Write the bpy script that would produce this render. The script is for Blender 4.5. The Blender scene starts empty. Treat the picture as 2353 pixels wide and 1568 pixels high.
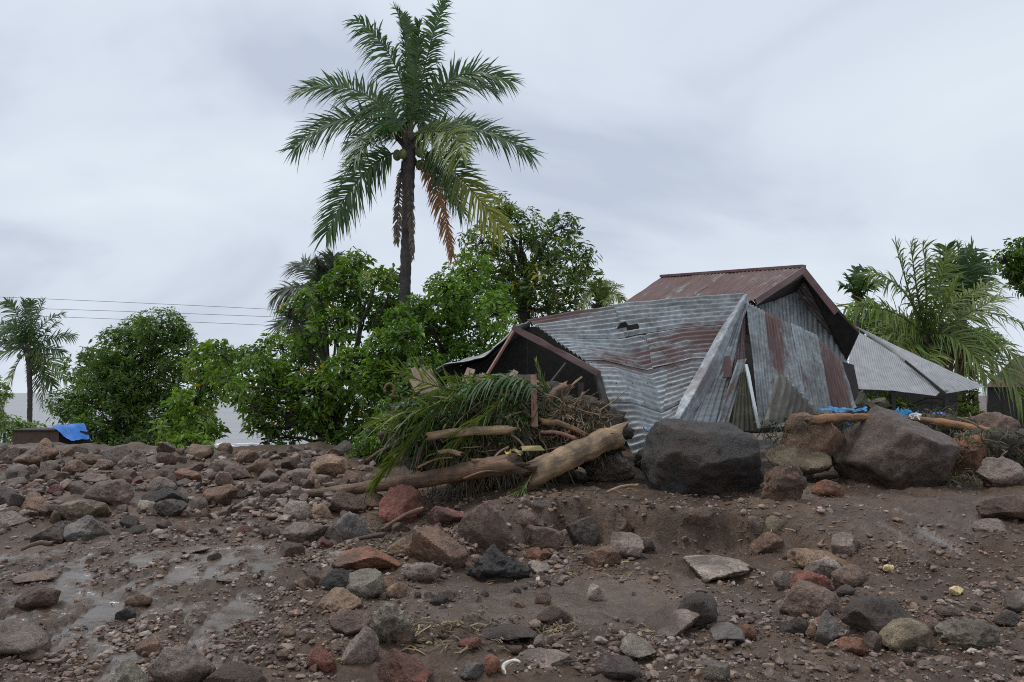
import bpy, math, random
import numpy as np
from mathutils import Vector, Matrix

# ------------------------------------------------------------------ camera, sky, sun, exposure
scene = bpy.context.scene
COL = scene.collection
CAM_Z, PITCH, FD = 1.6, math.radians(4.01), 1698.0     # eye height, tilt, focal length in units of the 2353 px wide view
cam_data = bpy.data.cameras.new('camera'); cam = bpy.data.objects.new('camera', cam_data); COL.objects.link(cam)
cam.location = (0, 0, CAM_Z); cam.rotation_euler = (math.radians(90) + PITCH, 0, 0)
cam_data.sensor_width = 36; cam_data.lens = 36 * FD / 2353.0
cam_data.clip_start = 0.05; cam_data.clip_end = 20000
scene.camera = cam

world = bpy.data.worlds.new('World'); scene.world = world; world.use_nodes = True
SUN_EL, SUN_AZ = math.radians(66), math.radians(300)    # azimuth clockwise from +Y

def build_world():
    nt = world.node_tree; nt.nodes.clear(); N = nt.nodes.new; L = nt.links.new
    out = N('ShaderNodeOutputWorld'); bg = N('ShaderNodeBackground'); L(bg.outputs[0], out.inputs[0])
    sky = N('ShaderNodeTexSky'); sky.sky_type = 'NISHITA'; sky.sun_disc = False
    sky.sun_elevation = SUN_EL; sky.sun_rotation = SUN_AZ; sky.dust_density = 4; sky.air_density = 1.2
    sc = N('ShaderNodeVectorMath'); sc.operation = 'SCALE'; sc.inputs['Scale'].default_value = 0.07
    L(sky.outputs[0], sc.inputs[0])
    tc = N('ShaderNodeTexCoord'); sep = N('ShaderNodeSeparateXYZ'); L(tc.outputs['Generated'], sep.inputs[0])
    # project the view direction on a cloud deck
    den = N('ShaderNodeMath'); den.operation = 'ADD'; den.inputs[1].default_value = 0.34
    ab = N('ShaderNodeMath'); ab.operation = 'ABSOLUTE'; L(sep.outputs[2], ab.inputs[0]); L(ab.outputs[0], den.inputs[0])
    dx = N('ShaderNodeMath'); dx.operation = 'DIVIDE'; L(sep.outputs[0], dx.inputs[0]); L(den.outputs[0], dx.inputs[1])
    dy = N('ShaderNodeMath'); dy.operation = 'DIVIDE'; L(sep.outputs[1], dy.inputs[0]); L(den.outputs[0], dy.inputs[1])
    cmb = N('ShaderNodeCombineXYZ'); L(dx.outputs[0], cmb.inputs[0]); L(dy.outputs[0], cmb.inputs[1])
    n1 = N('ShaderNodeTexNoise'); n1.inputs['Scale'].default_value = 1.05; n1.inputs['Detail'].default_value = 5
    n1.inputs['Roughness'].default_value = 0.5; n1.inputs['Distortion'].default_value = 0.5
    mp = N('ShaderNodeMapping'); mp.inputs['Location'].default_value = (3.1, 7.7, 0); mp.inputs['Scale'].default_value = (0.9, 1.2, 1)
    L(cmb.outputs[0], mp.inputs[0]); L(mp.outputs[0], n1.inputs['Vector'])
    r1 = N('ShaderNodeValToRGB'); L(n1.outputs[0], r1.inputs[0])
    e = r1.color_ramp.elements
    e[0].position = 0.36; e[0].color = (0.56, 0.63, 0.755, 1)
    e[1].position = 0.66; e[1].color = (0.84, 0.925, 1.0, 1)
    m = e.new(0.47); m.color = (0.73, 0.805, 0.915, 1)
    mx = N('ShaderNodeMix'); mx.data_type = 'RGBA'; mx.inputs[0].default_value = 0.93
    L(sc.outputs[0], mx.inputs[6]); L(r1.outputs[0], mx.inputs[7]); L(mx.outputs[2], bg.inputs[0])
    bg.inputs[1].default_value = 0.88
build_world()

sun_data = bpy.data.lights.new('sun', 'SUN'); sun_data.energy = 1.5; sun_data.angle = math.radians(18); sun_data.color = (1, 0.965, 0.92)
sun = bpy.data.objects.new('sun', sun_data); COL.objects.link(sun)
_sd = Vector((math.sin(SUN_AZ) * math.cos(SUN_EL), math.cos(SUN_AZ) * math.cos(SUN_EL), math.sin(SUN_EL)))
sun.rotation_euler = _sd.to_track_quat('Z', 'Y').to_euler()

vs = scene.view_settings
vs.view_transform = 'Standard'; vs.look = 'None'; vs.exposure = 0.16; vs.gamma = 1.0; vs.use_curve_mapping = False
scene.render.engine = 'CYCLES'
scene.cycles.use_denoising = False; scene.cycles.denoising_prefilter = 'ACCURATE'; scene.cycles.denoising_input_passes = 'RGB_ALBEDO_NORMAL'
scene.cycles.pixel_filter_type = 'BLACKMAN_HARRIS'; scene.cycles.filter_width = 1.05
scene.cycles.max_bounces = 6; scene.cycles.diffuse_bounces = 3; scene.cycles.transparent_max_bounces = 4

# ------------------------------------------------------------------ helpers
rng = np.random.default_rng(7)
random.seed(7)

def pix(dx, dy, Y):
    """World point at depth Y seen at (dx, dy) of the 2353 x 1568 view."""
    xn = (dx - 1176.5) / FD; yn = (784.0 - dy) / FD
    ky = math.cos(PITCH) - yn * math.sin(PITCH); kz = math.sin(PITCH) + yn * math.cos(PITCH)
    t = Y / ky
    return np.array((xn * t, Y, CAM_Z + kz * t))

def ray(dx, dy):
    xn = (dx - 1176.5) / FD; yn = (784.0 - dy) / FD
    return np.array((xn, math.cos(PITCH) - yn * math.sin(PITCH), math.sin(PITCH) + yn * math.cos(PITCH)))

_perm = np.random.default_rng(11).permutation(256); _perm = np.concatenate([_perm, _perm, _perm])
_grad = np.random.default_rng(12).normal(size=(256, 3)); _grad /= np.linalg.norm(_grad, axis=1)[:, None]

def noise3(P):
    P = np.asarray(P, float); i = np.floor(P).astype(int); f = P - i; i &= 255
    w = f * f * f * (f * (f * 6 - 15) + 10)
    def g(a, b, c):
        h = _perm[_perm[_perm[(i[..., 0] + a) & 255] + ((i[..., 1] + b) & 255)] + ((i[..., 2] + c) & 255)]
        return ((f - np.array((a, b, c))) * _grad[h]).sum(-1)
    x, y, z = w[..., 0], w[..., 1], w[..., 2]
    l = lambda a, b, t: a + (b - a) * t
    return l(l(l(g(0,0,0), g(1,0,0), x), l(g(0,1,0), g(1,1,0), x), y), l(l(g(0,0,1), g(1,0,1), x), l(g(0,1,1), g(1,1,1), x), y), z) * 1.6

def fbm(P, octv=4, gain=0.5):
    P = np.asarray(P, float); s = 0; a = 1
    for k in range(octv):
        s = s + a * noise3(P + 17.3 * k); P = P * 2.03; a *= gain
    return s

def sstep(a, b, x):
    t = np.clip((x - a) / (b - a), 0, 1); return t * t * (3 - 2 * t)

def make_mesh(name, V, F, col=None, cuv=None, rust=None, wet=None, smooth=True, crisp=None):
    """F: list of int arrays (n,3) or (n,4)."""
    V = np.asarray(V, np.float32); me = bpy.data.meshes.new(name)
    F = [np.asarray(f, np.int32) for f in F if len(f)]
    nl = sum(f.size for f in F); nf = sum(len(f) for f in F)
    me.vertices.add(len(V)); me.vertices.foreach_set('co', V.ravel())
    me.loops.add(nl); me.loops.foreach_set('vertex_index', np.concatenate([f.ravel() for f in F]))
    tot = np.concatenate([np.full(len(f), f.shape[1], np.int32) for f in F])
    st = np.concatenate([[0], np.cumsum(tot)[:-1]]).astype(np.int32)
    me.polygons.add(nf); me.polygons.foreach_set('loop_start', st); me.polygons.foreach_set('loop_total', tot)
    me.polygons.foreach_set('use_smooth', np.full(nf, smooth, bool))
    me.update(calc_edges=True)
    if col is not None:
        a = me.attributes.new('col', 'FLOAT_COLOR', 'POINT'); c = np.ones((len(V), 4), np.float32); c[:, :3] = col
        a.data.foreach_set('color', c.ravel())
    if cuv is not None:
        a = me.attributes.new('cuv', 'FLOAT_VECTOR', 'POINT'); a.data.foreach_set('vector', np.asarray(cuv, np.float32).ravel())
    for nm, arr in (('rust', rust), ('wet', wet)):
        if arr is not None:
            a = me.attributes.new(nm, 'FLOAT', 'POINT'); a.data.foreach_set('value', np.asarray(arr, np.float32).ravel())
    me.validate()
    if crisp: me.set_sharp_from_angle(angle=math.radians(crisp))
    return me

def obj(name, me, mat, parent=None, loc=None):
    o = bpy.data.objects.new(name, me); COL.objects.link(o)
    if mat is not None and not me.materials: me.materials.append(mat)
    if parent is not None: o.parent = parent
    if loc is not None: o.location = loc
    return o

def tag(o, label=None, cat=None, group=None, kind=None):
    if label: o['label'] = label
    if cat: o['category'] = cat
    if group: o['group'] = group
    if kind: o['kind'] = kind
    return o

def empty(name, label, cat, group=None):
    o = bpy.data.objects.new(name, None); COL.objects.link(o); o.empty_display_size = 0.1
    return tag(o, label, cat, group)

class MB:
    """collects pieces into one mesh"""
    def __init__(s): s.V = []; s.F = []; s.C = []; s.n = 0
    def add(s, V, F, col=None):
        V = np.asarray(V, float)
        for f in F: s.F.append(np.asarray(f, np.int32) + s.n)
        s.V.append(V); s.C.append(np.broadcast_to(np.asarray(col if col is not None else (1, 1, 1), float), (len(V), 3))); s.n += len(V)
    def mesh(s, name, smooth=True):
        f3 = [f for f in s.F if f.shape[1] == 3]; f4 = [f for f in s.F if f.shape[1] == 4]
        F = ([np.concatenate(f3)] if f3 else []) + ([np.concatenate(f4)] if f4 else [])
        return make_mesh(name, np.concatenate(s.V), F, np.concatenate(s.C), smooth=smooth)

def unit(v): 
    v = np.asarray(v, float); return v / np.maximum(np.linalg.norm(v, axis=-1, keepdims=True), 1e-9)

def tube(P, R, sides=8, rough=0.0, seed=0, cap=True):
    """tube along polyline P with radii R -> V, F"""
    P = np.asarray(P, float); n = len(P); R = np.broadcast_to(np.asarray(R, float), (n,))
    T = unit(np.gradient(P, axis=0)); ref = np.array((0.31, 0.2, 0.93)) if abs(T[:, 2]).mean() < 0.8 else np.array((1.0, 0.1, 0.05))
    A = unit(np.cross(T, ref)); B = np.cross(T, A)
    ang = np.linspace(0, 2 * math.pi, sides, endpoint=False)
    rr = R[:, None] * np.ones((n, sides))
    if rough:
        q = np.stack([np.cos(ang)[None] * 1.3 + 0 * rr, np.sin(ang)[None] * 1.3 + 0 * rr, (np.arange(n)[:, None] * 0.37 + 0 * rr)], -1) + seed * 7.7
        rr = rr * (1 + rough * fbm(q, 3))
    V = P[:, None] + rr[..., None] * (np.cos(ang)[None, :, None] * A[:, None] + np.sin(ang)[None, :, None] * B[:, None])
    i = np.arange(n - 1)[:, None] * sides; j = np.arange(sides)[None]; k = (j + 1) % sides
    F = np.stack([i + j, i + k, i + sides + k, i + sides + j], -1).reshape(-1, 4)
    V = V.reshape(-1, 3); Fs = [F]
    if cap:
        V = np.concatenate([V, P[:1], P[-1:]]); c0, c1 = len(V) - 2, len(V) - 1; jj = np.arange(sides)
        Fs.append(np.stack([np.full(sides, c0), (jj + 1) % sides, jj], -1))
        Fs.append(np.stack([np.full(sides, c1), (n - 1) * sides + jj, (n - 1) * sides + (jj + 1) % sides], -1))
    return V, Fs

def tubes_many(P, R, sides=4):
    """many tubes at once: P (m,k,3), R (m,k)"""
    m, k, _ = P.shape; T = unit(np.gradient(P, axis=1)); ref = np.array((0.33, 0.51, 0.79))
    A = unit(np.cross(T, ref)); B = np.cross(T, A); ang = np.linspace(0, 2 * math.pi, sides, endpoint=False)
    V = P[:, :, None] + R[..., None, None] * (np.cos(ang)[None, None, :, None] * A[:, :, None] + np.sin(ang)[None, None, :, None] * B[:, :, None])
    b = (np.arange(m) * k * sides)[:, None, None]; i = (np.arange(k - 1) * sides)[None, :, None]; j = np.arange(sides)[None, None]; q = (j + 1) % sides
    F = np.stack([b + i + j, b + i + q, b + i + sides + q, b + i + sides + j], -1).reshape(-1, 4)
    return V.reshape(-1, 3), F

def ribbons(P, W, S):
    """flat strips: P (m,k,3), half widths W (m,k), side vectors S (m,3) or (m,k,3)"""
    m, k, _ = P.shape
    if S.ndim == 2: S = np.repeat(S[:, None], k, 1)
    V = np.stack([P - S * W[..., None], P + S * W[..., None]], 2).reshape(-1, 3)
    b = (np.arange(m) * k * 2)[:, None]; i = (np.arange(k - 1) * 2)[None]
    F = np.stack([b + i, b + i + 1, b + i + 3, b + i + 2], -1).reshape(-1, 4)
    return V, F

_ico = {}
def icosphere(sub):
    if sub in _ico: return _ico[sub]
    t = (1 + 5 ** 0.5) / 2
    V = [(-1,t,0),(1,t,0),(-1,-t,0),(1,-t,0),(0,-1,t),(0,1,t),(0,-1,-t),(0,1,-t),(t,0,-1),(t,0,1),(-t,0,-1),(-t,0,1)]
    F = [(0,11,5),(0,5,1),(0,1,7),(0,7,10),(0,10,11),(1,5,9),(5,11,4),(11,10,2),(10,7,6),(7,1,8),(3,9,4),(3,4,2),(3,2,6),(3,6,8),(3,8,9),(4,9,5),(2,4,11),(6,2,10),(8,6,7),(9,8,1)]
    V = [np.array(v, float) / math.sqrt(1 + t * t) for v in V]
    for _ in range(sub):
        cache = {}; G = []
        def mid(a, b):
            k = (min(a, b), max(a, b))
            if k not in cache:
                v = V[a] + V[b]; V.append(v / np.linalg.norm(v)); cache[k] = len(V) - 1
            return cache[k]
        for a, b, c in F:
            x, y, z = mid(a, b), mid(b, c), mid(c, a); G += [(a, x, z), (b, y, x), (c, z, y), (x, y, z)]
        F = G
    _ico[sub] = (np.array(V), np.array(F, np.int32)); return _ico[sub]

def rock_verts(seed, sub=3, planes=12, sharp=26, bump=0.05, freq=2.0, stretch=(1, 1, 1), under=0.0, custom=None):
    """faceted stone: unit-box vertices (bbox -0.5..0.5), faces"""
    r = np.random.default_rng(seed); d, F = icosphere(sub)
    n = unit(r.normal(size=(planes, 3))); n = np.concatenate([n, [[0, 0, -1.0]]]); off = np.concatenate([r.uniform(0.55, 0.95, planes), [0.6]])
    if custom: n = unit(np.array([c[:3] for c in custom])); off = np.array([c[3] for c in custom])
    q = np.maximum(d @ n.T / off, 0); rad = np.power((q ** sharp).sum(1) + 1e-9, -1.0 / sharp); rad = np.minimum(rad, 1.25)
    V = d * rad[:, None]
    V = V * (1 + bump * fbm(V * freq + seed * 3.1, 4)[:, None] + 0.4 * bump * (np.abs(noise3(V * freq * 2.3 + seed)) - 0.3)[:, None])
    V = V * np.array(stretch)
    if under: f = sstep(0.15, -0.75, V[:, 2]); V = V * np.stack([1 - under * 0.55 * f, 1 - under * f, 1 + 0 * f], -1); V[:, 1] += under * 0.35 * f
    lo, hi = V.min(0), V.max(0); V = (V - (lo + hi) / 2) / (hi - lo)
    return V, F
# ------------------------------------------------------------------ materials
def new_mat(name):
    m = bpy.data.materials.new(name); m.use_nodes = True; nt = m.node_tree; nt.nodes.clear()
    out = nt.nodes.new('ShaderNodeOutputMaterial'); b = nt.nodes.new('ShaderNodeBsdfPrincipled'); nt.links.new(b.outputs[0], out.inputs[0])
    return m, nt, b

class NT:
    def __init__(s, nt): s.nt = nt
    def n(s, t, **k):
        x = s.nt.nodes.new('ShaderNode' + t)
        for a, v in k.items(): setattr(x, a, v)
        return x
    def l(s, a, b): s.nt.links.new(a, b)
    def noise(s, vec, scale, detail=4, rough=0.55, dist=0.0):
        x = s.n('TexNoise'); x.inputs['Scale'].default_value = scale; x.inputs['Detail'].default_value = detail
        x.inputs['Roughness'].default_value = rough; x.inputs['Distortion'].default_value = dist
        if vec is not None: s.l(vec, x.inputs['Vector'])
        return x.outputs[0]
    def ramp(s, fac, stops):
        x = s.n('ValToRGB'); s.l(fac, x.inputs[0]); e = x.color_ramp.elements
        while len(e) > 1: e.remove(e[0])
        for k, (p, c) in enumerate(stops):
            q = e[0] if k == 0 else e.new(p); q.position = p
            q.color = (*c, 1) if isinstance(c, tuple) else (c, c, c, 1)
        return x.outputs[0]
    def mix(s, f, a, b, mode='MIX'):
        x = s.n('Mix', data_type='RGBA', blend_type=mode)
        for i, v in ((0, f), (6, a), (7, b)):
            if isinstance(v, (int, float)): x.inputs[i].default_value = v if i == 0 else (v, v, v, 1)
            elif isinstance(v, tuple): x.inputs[i].default_value = (*v, 1)
            else: s.l(v, x.inputs[i])
        return x.outputs[2]
    def math(s, op, a, b=0.0, c=None, clamp=False):
        x = s.n('Math', operation=op, use_clamp=clamp)
        for i, v in enumerate((a, b, c)):
            if v is None: continue
            if isinstance(v, (int, float)): x.inputs[i].default_value = v
            else: s.l(v, x.inputs[i])
        return x.outputs[0]
    def bump(s, h, strength, dist, normal=None):
        x = s.n('Bump'); x.inputs['Strength'].default_value = strength; x.inputs['Distance'].default_value = dist; s.l(h, x.inputs['Height'])
        if normal is not None: s.l(normal, x.inputs['Normal'])
        return x.outputs[0]
    def attr(s, name, out='Color'): return s.n('Attribute', attribute_name=name).outputs[out]
    def coord(s, kind='Object'): return s.n('TexCoord').outputs[kind]

def mat_rock():
    m, nt, b = new_mat('wet_stone'); t = NT(nt)
    oi = t.n('ObjectInfo'); off = t.n('VectorMath', operation='SCALE'); cx = t.n('CombineXYZ')
    for i in range(3): t.l(oi.outputs['Random'], cx.inputs[i])
    t.l(cx.outputs[0], off.inputs[0]); off.inputs['Scale'].default_value = 90
    add = t.n('VectorMath', operation='ADD'); t.l(t.coord(), add.inputs[0]); t.l(off.outputs[0], add.inputs[1]); v = add.outputs[0]
    n1 = t.noise(v, 4.5, 7, 0.66); n2 = t.noise(v, 34, 6, 0.7); n3 = t.noise(v, 120, 4, 0.65)
    tone = t.ramp(n1, [(0.3, 0.5), (0.52, 0.85), (0.75, 1.25)])
    c = t.mix(1.0, oi.outputs['Color'], tone, 'MULTIPLY')
    speck = t.ramp(n2, [(0.36, 0.55), (0.5, 0.95), (0.66, 1.4)])
    c = t.mix(0.85, c, speck, 'MULTIPLY')
    c = t.mix(0.6, c, t.ramp(n3, [(0.36, 0.55), (0.5, 1.0), (0.66, 1.5)]), 'MULTIPLY')
    mudm = t.ramp(t.noise(v, 1.7, 5, 0.62), [(0.48, 0.0), (0.62, 0.7)])
    c = t.mix(mudm, c, (0.078, 0.048, 0.032))
    vo = t.n('TexVoronoi', feature='DISTANCE_TO_EDGE'); vo.inputs['Scale'].default_value = 2.2; t.l(t.mix(0.35, v, t.n('TexNoise').outputs[1]) if False else v, vo.inputs['Vector'])
    nz = t.noise(v, 5, 6, 0.7); crack = t.ramp(t.math('ADD', vo.outputs[0], t.math('MULTIPLY', nz, 0.35)), [(0.13, 0.0), (0.20, 1.0)])
    c = t.mix(0.5, c, t.ramp(crack, [(0.0, 0.45), (1.0, 1.0)]), 'MULTIPLY')
    t.l(c, b.inputs['Base Color'])
    t.l(t.ramp(n1, [(0.3, 0.34), (0.7, 0.62)]), b.inputs['Roughness'])
    h = t.math('ADD', t.math('MULTIPLY', n2, 0.7), t.math('MULTIPLY', n3, 0.3))
    nb = t.bump(n1, 0.7, 0.08); nb = t.bump(crack, 0.5, 0.03, nb); nb = t.bump(h, 1.0, 0.055, nb); t.l(nb, b.inputs['Normal'])
    b.inputs['Specular IOR Level'].default_value = 0.5
    return m

def mat_ground():
    m, nt, b = new_mat('wet_mud'); t = NT(nt); v = t.coord(); wet = t.attr('wet', 'Fac')
    n1 = t.noise(v, 0.8, 6, 0.6, 0.3); n2 = t.noise(v, 7, 6, 0.65); n3 = t.noise(v, 40, 5, 0.7); n4 = t.noise(v, 140, 3, 0.6)
    c = t.ramp(n1, [(0.3, (0.055, 0.033, 0.021)), (0.5, (0.093, 0.058, 0.038)), (0.7, (0.154, 0.101, 0.069))])
    t.l(t.mix(wet, 0.36, 0.95), b.inputs['Specular IOR Level'])
    c = t.mix(0.8, c, t.ramp(n2, [(0.32, 0.66), (0.5, 1.0), (0.68, 1.3)]), 'MULTIPLY')
    c = t.mix(0.75, c, t.ramp(n3, [(0.35, 0.6), (0.5, 1.0), (0.7, 1.45)]), 'MULTIPLY')
    c = t.mix(t.math('MULTIPLY', wet, 0.5), c, (0.085, 0.060, 0.044))
    t.l(c, b.inputs['Base Color'])
    dry = t.ramp(t.noise(v, 2.2, 5, 0.6), [(0.36, 0.36), (0.62, 0.7)])
    wr = t.ramp(n2, [(0.3, 0.05), (0.7, 0.18)])
    t.l(t.mix(wet, dry, wr), b.inputs['Roughness'])
    inv = t.math('SUBTRACT', 1.0, t.math('MULTIPLY', wet, 0.88))
    h = t.math('ADD', t.math('MULTIPLY', n2, 1.3), t.math('ADD', t.math('MULTIPLY', n3, 0.55), t.math('MULTIPLY', n4, 0.2)))
    h = t.math('MULTIPLY', h, inv)
    t.l(t.bump(h, 0.9, 0.045), b.inputs['Normal'])
    return m

def mat_leaf(name, gloss=0.4, trans=0.25, tint=(0.5, 0.9, 0.12)):
    m, nt, b = new_mat(name); t = NT(nt); c = t.attr('col')
    v = t.coord(); c2 = t.mix(0.5, c, t.ramp(t.noise(v, 18, 2), [(0.3, 0.7), (0.7, 1.3)]), 'MULTIPLY')
    t.l(c2, b.inputs['Base Color']); b.inputs['Roughness'].default_value = gloss; b.inputs['Specular IOR Level'].default_value = 0.45
    tr = t.n('BsdfTranslucent'); t.l(t.mix(1.0, c2, (1.5, 1.7, 0.7), 'MULTIPLY'), tr.inputs[0])
    ms = t.n('MixShader'); ms.inputs[0].default_value = trans; t.l(b.outputs[0], ms.inputs[1]); t.l(tr.outputs[0], ms.inputs[2])
    out = [n for n in nt.nodes if n.type == 'OUTPUT_MATERIAL'][0]; t.l(ms.outputs[0], out.inputs[0])
    return m

def mat_metal():
    m, nt, b = new_mat('corrugated_zinc'); t = NT(nt); v = t.attr('cuv', 'Vector'); rust = t.attr('rust', 'Fac')
    mp = t.n('Mapping'); mp.inputs['Scale'].default_value = (1.5, 3.6, 1); t.l(v, mp.inputs[0])
    mq = t.n('Mapping'); mq.inputs['Scale'].default_value = (2.0, 22, 1); t.l(v, mq.inputs[0])
    a = t.noise(mp.outputs[0], 1.0, 7, 0.68, 0.6); f = t.noise(mq.outputs[0], 1.0, 5, 0.7); g = t.noise(v, 9, 5, 0.65)
    mask = t.math('ADD', t.math('ADD', t.math('MULTIPLY', a, 0.75), t.math('MULTIPLY', f, 0.35)), rust)
    mask = t.ramp(mask, [(0.59, 0.0), (0.70, 0.8), (0.9, 0.97)])
    zinc = t.ramp(g, [(0.3, (0.165, 0.182, 0.193)), (0.5, (0.275, 0.296, 0.309)), (0.7, (0.40, 0.424, 0.438))])
    zinc = t.mix(0.55, zinc, t.ramp(f, [(0.32, 0.55), (0.6, 1.15)]), 'MULTIPLY')
    zinc = t.mix(0.8, zinc, t.ramp(t.noise(v, 1.3, 6, 0.65, 0.5), [(0.36, (0.50, 0.46, 0.42)), (0.58, (1.05, 1.05, 1.05))]), 'MULTIPLY')
    rc = t.ramp(f, [(0.3, (0.075, 0.036, 0.034)), (0.55, (0.135, 0.062, 0.054)), (0.75, (0.22, 0.115, 0.085))])
    t.l(t.mix(mask, zinc, rc), b.inputs['Base Color'])
    t.l(t.mix(mask, 0.2, 0.0), b.inputs['Metallic'])
    t.l(t.mix(mask, 0.5, 0.8), b.inputs['Roughness'])
    t.l(t.bump(g, 0.25, 0.01), b.inputs['Normal'])
    return m

def mat_simple(name, color, rough=0.6, var=0.35, scale=8, bump=0.3, metallic=0.0, stretch=(1, 1, 1), second=None):
    m, nt, b = new_mat(name); t = NT(nt); mp = t.n('Mapping'); mp.inputs['Scale'].default_value = stretch; t.l(t.coord(), mp.inputs[0])
    n = t.noise(mp.outputs[0], scale, 6, 0.65); lo = tuple(c * (1 - var) for c in color); hi = tuple(c * (1 + var) for c in color)
    c = t.ramp(n, [(0.3, lo), (0.7, hi)])
    if second: c = t.mix(t.ramp(t.noise(mp.outputs[0], scale * 0.3, 5), [(0.45, 0.0), (0.6, 0.85)]), c, second)
    t.l(c, b.inputs['Base Color'])
    b.inputs['Roughness'].default_value = rough; b.inputs['Metallic'].default_value = metallic
    if bump: t.l(t.bump(n, bump, 0.03), b.inputs['Normal'])
    return m

def mat_log(name, color, second):
    m, nt, b = new_mat(name); t = NT(nt); v = t.attr('cuv', 'Vector'); mp = t.n('Mapping'); mp.inputs['Scale'].default_value = (1.6, 9, 9); t.l(v, mp.inputs[0])
    f = t.noise(mp.outputs[0], 1.5, 7, 0.7); g = t.noise(v, 3.0, 5, 0.6)
    c = t.ramp(f, [(0.28, tuple(x * 0.38 for x in color)), (0.5, color), (0.72, tuple(x * 1.45 for x in color))]); c = t.mix(t.ramp(g, [(0.42, 0.0), (0.62, 0.85)]), c, second)
    t.l(c, b.inputs['Base Color']); b.inputs['Roughness'].default_value = 0.6; t.l(t.bump(f, 0.9, 0.04), b.inputs['Normal'])
    return m

def mat_bark():
    m, nt, b = new_mat('bark'); t = NT(nt); v = t.coord(); n = t.noise(v, 14, 6, 0.7); c = t.attr('col')
    t.l(t.mix(1.0, c, t.ramp(n, [(0.3, 0.45), (0.7, 1.5)]), 'MULTIPLY'), b.inputs['Base Color'])
    b.inputs['Roughness'].default_value = 0.75; t.l(t.bump(n, 0.7, 0.04), b.inputs['Normal'])
    return m

def mat_sea():
    m, nt, b = new_mat('sea_water'); t = NT(nt); v = t.coord()
    mp = t.n('Mapping'); mp.inputs['Scale'].default_value = (0.05, 0.35, 1); t.l(v, mp.inputs[0])
    n = t.noise(mp.outputs[0], 1.0, 5, 0.6); n2 = t.noise(v, 0.9, 4, 0.6)
    t.l(t.ramp(n, [(0.3, (0.15, 0.15, 0.15)), (0.7, (0.25, 0.245, 0.24))]), b.inputs['Base Color'])
    b.inputs['Roughness'].default_value = 0.32
    t.l(t.bump(t.math('ADD', n, t.math('MULTIPLY', n2, 0.4)), 0.6, 0.35), b.inputs['Normal'])
    return m

def mat_coat(name, rough=0.6):
    """colour from the mesh itself"""
    m, nt, b = new_mat(name); t = NT(nt); c = t.attr('col'); n = t.noise(t.coord(), 30, 4)
    t.l(t.mix(0.7, c, t.ramp(n, [(0.3, 0.6), (0.7, 1.4)]), 'MULTIPLY'), b.inputs['Base Color']); b.inputs['Roughness'].default_value = rough
    t.l(t.bump(n, 0.4, 0.02), b.inputs['Normal'])
    return m

M = dict(
    rock=mat_rock(), ground=mat_ground(), leaf=mat_leaf('broad_leaf', 0.44, 0.24), palm=mat_leaf('palm_leaf', 0.52, 0.2), litter=mat_leaf('torn_leaf', 0.5, 0.12),
    metal=mat_metal(), bark=mat_bark(), sea=mat_sea(), coat=mat_coat('small_stone', 0.5),
    darkwood=mat_simple('dark_timber_and_shade', (0.030, 0.024, 0.021), 0.75, 0.4, 9), fascia=mat_simple('maroon_fascia', (0.125, 0.058, 0.056), 0.5, 0.35, 6, 0.2, second=(0.16, 0.10, 0.09)),  # darkwood: near-black brown for boards and posts, also the lining's painted shade
    cap=mat_simple('dull_zinc_flashing', (0.27, 0.295, 0.32), 0.45, 0.45, 11, 0.25, 0.25, second=(0.16, 0.14, 0.135)),
    wood=mat_simple('bare_wood', (0.30, 0.185, 0.105), 0.65, 0.45, 7, 0.5, stretch=(1, 1, 1), second=(0.12, 0.08, 0.055)),
    log=mat_log('stripped_log', (0.36, 0.235, 0.13), (0.11, 0.075, 0.05)),
    orangelog=mat_log('orange_log', (0.30, 0.145, 0.065), (0.085, 0.058, 0.042)),
    darklog=mat_log('muddy_log', (0.20, 0.108, 0.06), (0.05, 0.036, 0.026)),
    plank=mat_simple('painted_plank', (0.20, 0.095, 0.075), 0.6, 0.3, 12, 0.2, stretch=(1, 1, 0.3)), paleplank=mat_simple('raw_plank', (0.36, 0.24, 0.18), 0.6, 0.3, 12, 0.2, stretch=(1, 1, 0.3)),
    blue=mat_simple('blue_tarp', (0.035, 0.17, 0.55), 0.35, 0.25, 3, 0.5), cyan=mat_simple('torn_blue_sheet', (0.022, 0.19, 0.40), 0.3, 0.75, 11, 0.9), loose=mat_simple('muddy_zinc', (0.15, 0.14, 0.115), 0.55, 0.55, 5, 0.3, second=(0.06, 0.05, 0.04)),
    yellow=mat_simple('yellow_plastic', (0.42, 0.34, 0.03), 0.45, 0.4, 9, 0.3, second=(0.12, 0.09, 0.04)), white=mat_simple('white_shell', (0.62, 0.60, 0.54), 0.5, 0.2, 30, 0.2),
    foam=mat_simple('cream_stone', (0.62, 0.47, 0.25), 0.7, 0.35, 25, 0.5), shedwall=mat_simple('muddy_board_wall', (0.10, 0.066, 0.047), 0.8, 0.3, 3, 0.3),
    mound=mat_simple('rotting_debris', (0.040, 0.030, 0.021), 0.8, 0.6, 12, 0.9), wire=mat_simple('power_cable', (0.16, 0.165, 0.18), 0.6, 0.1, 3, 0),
    green=mat_simple('bark_green', (0.085, 0.082, 0.05), 0.7, 0.5, 6, second=(0.05, 0.045, 0.03)), nut=mat_simple('coconut_husk', (0.10, 0.115, 0.03), 0.5, 0.3, 9),
    foamwave=mat_simple('surf_foam', (0.72, 0.72, 0.71), 0.6, 0.15, 2, 0.4), bright=mat_simple('bright_zinc', (0.62, 0.66, 0.68), 0.3, 0.15, 6, 0.1, 0.4),
    stepgrey=mat_simple('grey_roofing', (0.29, 0.29, 0.30), 0.6, 0.2, 5, 0.15),
)

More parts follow.
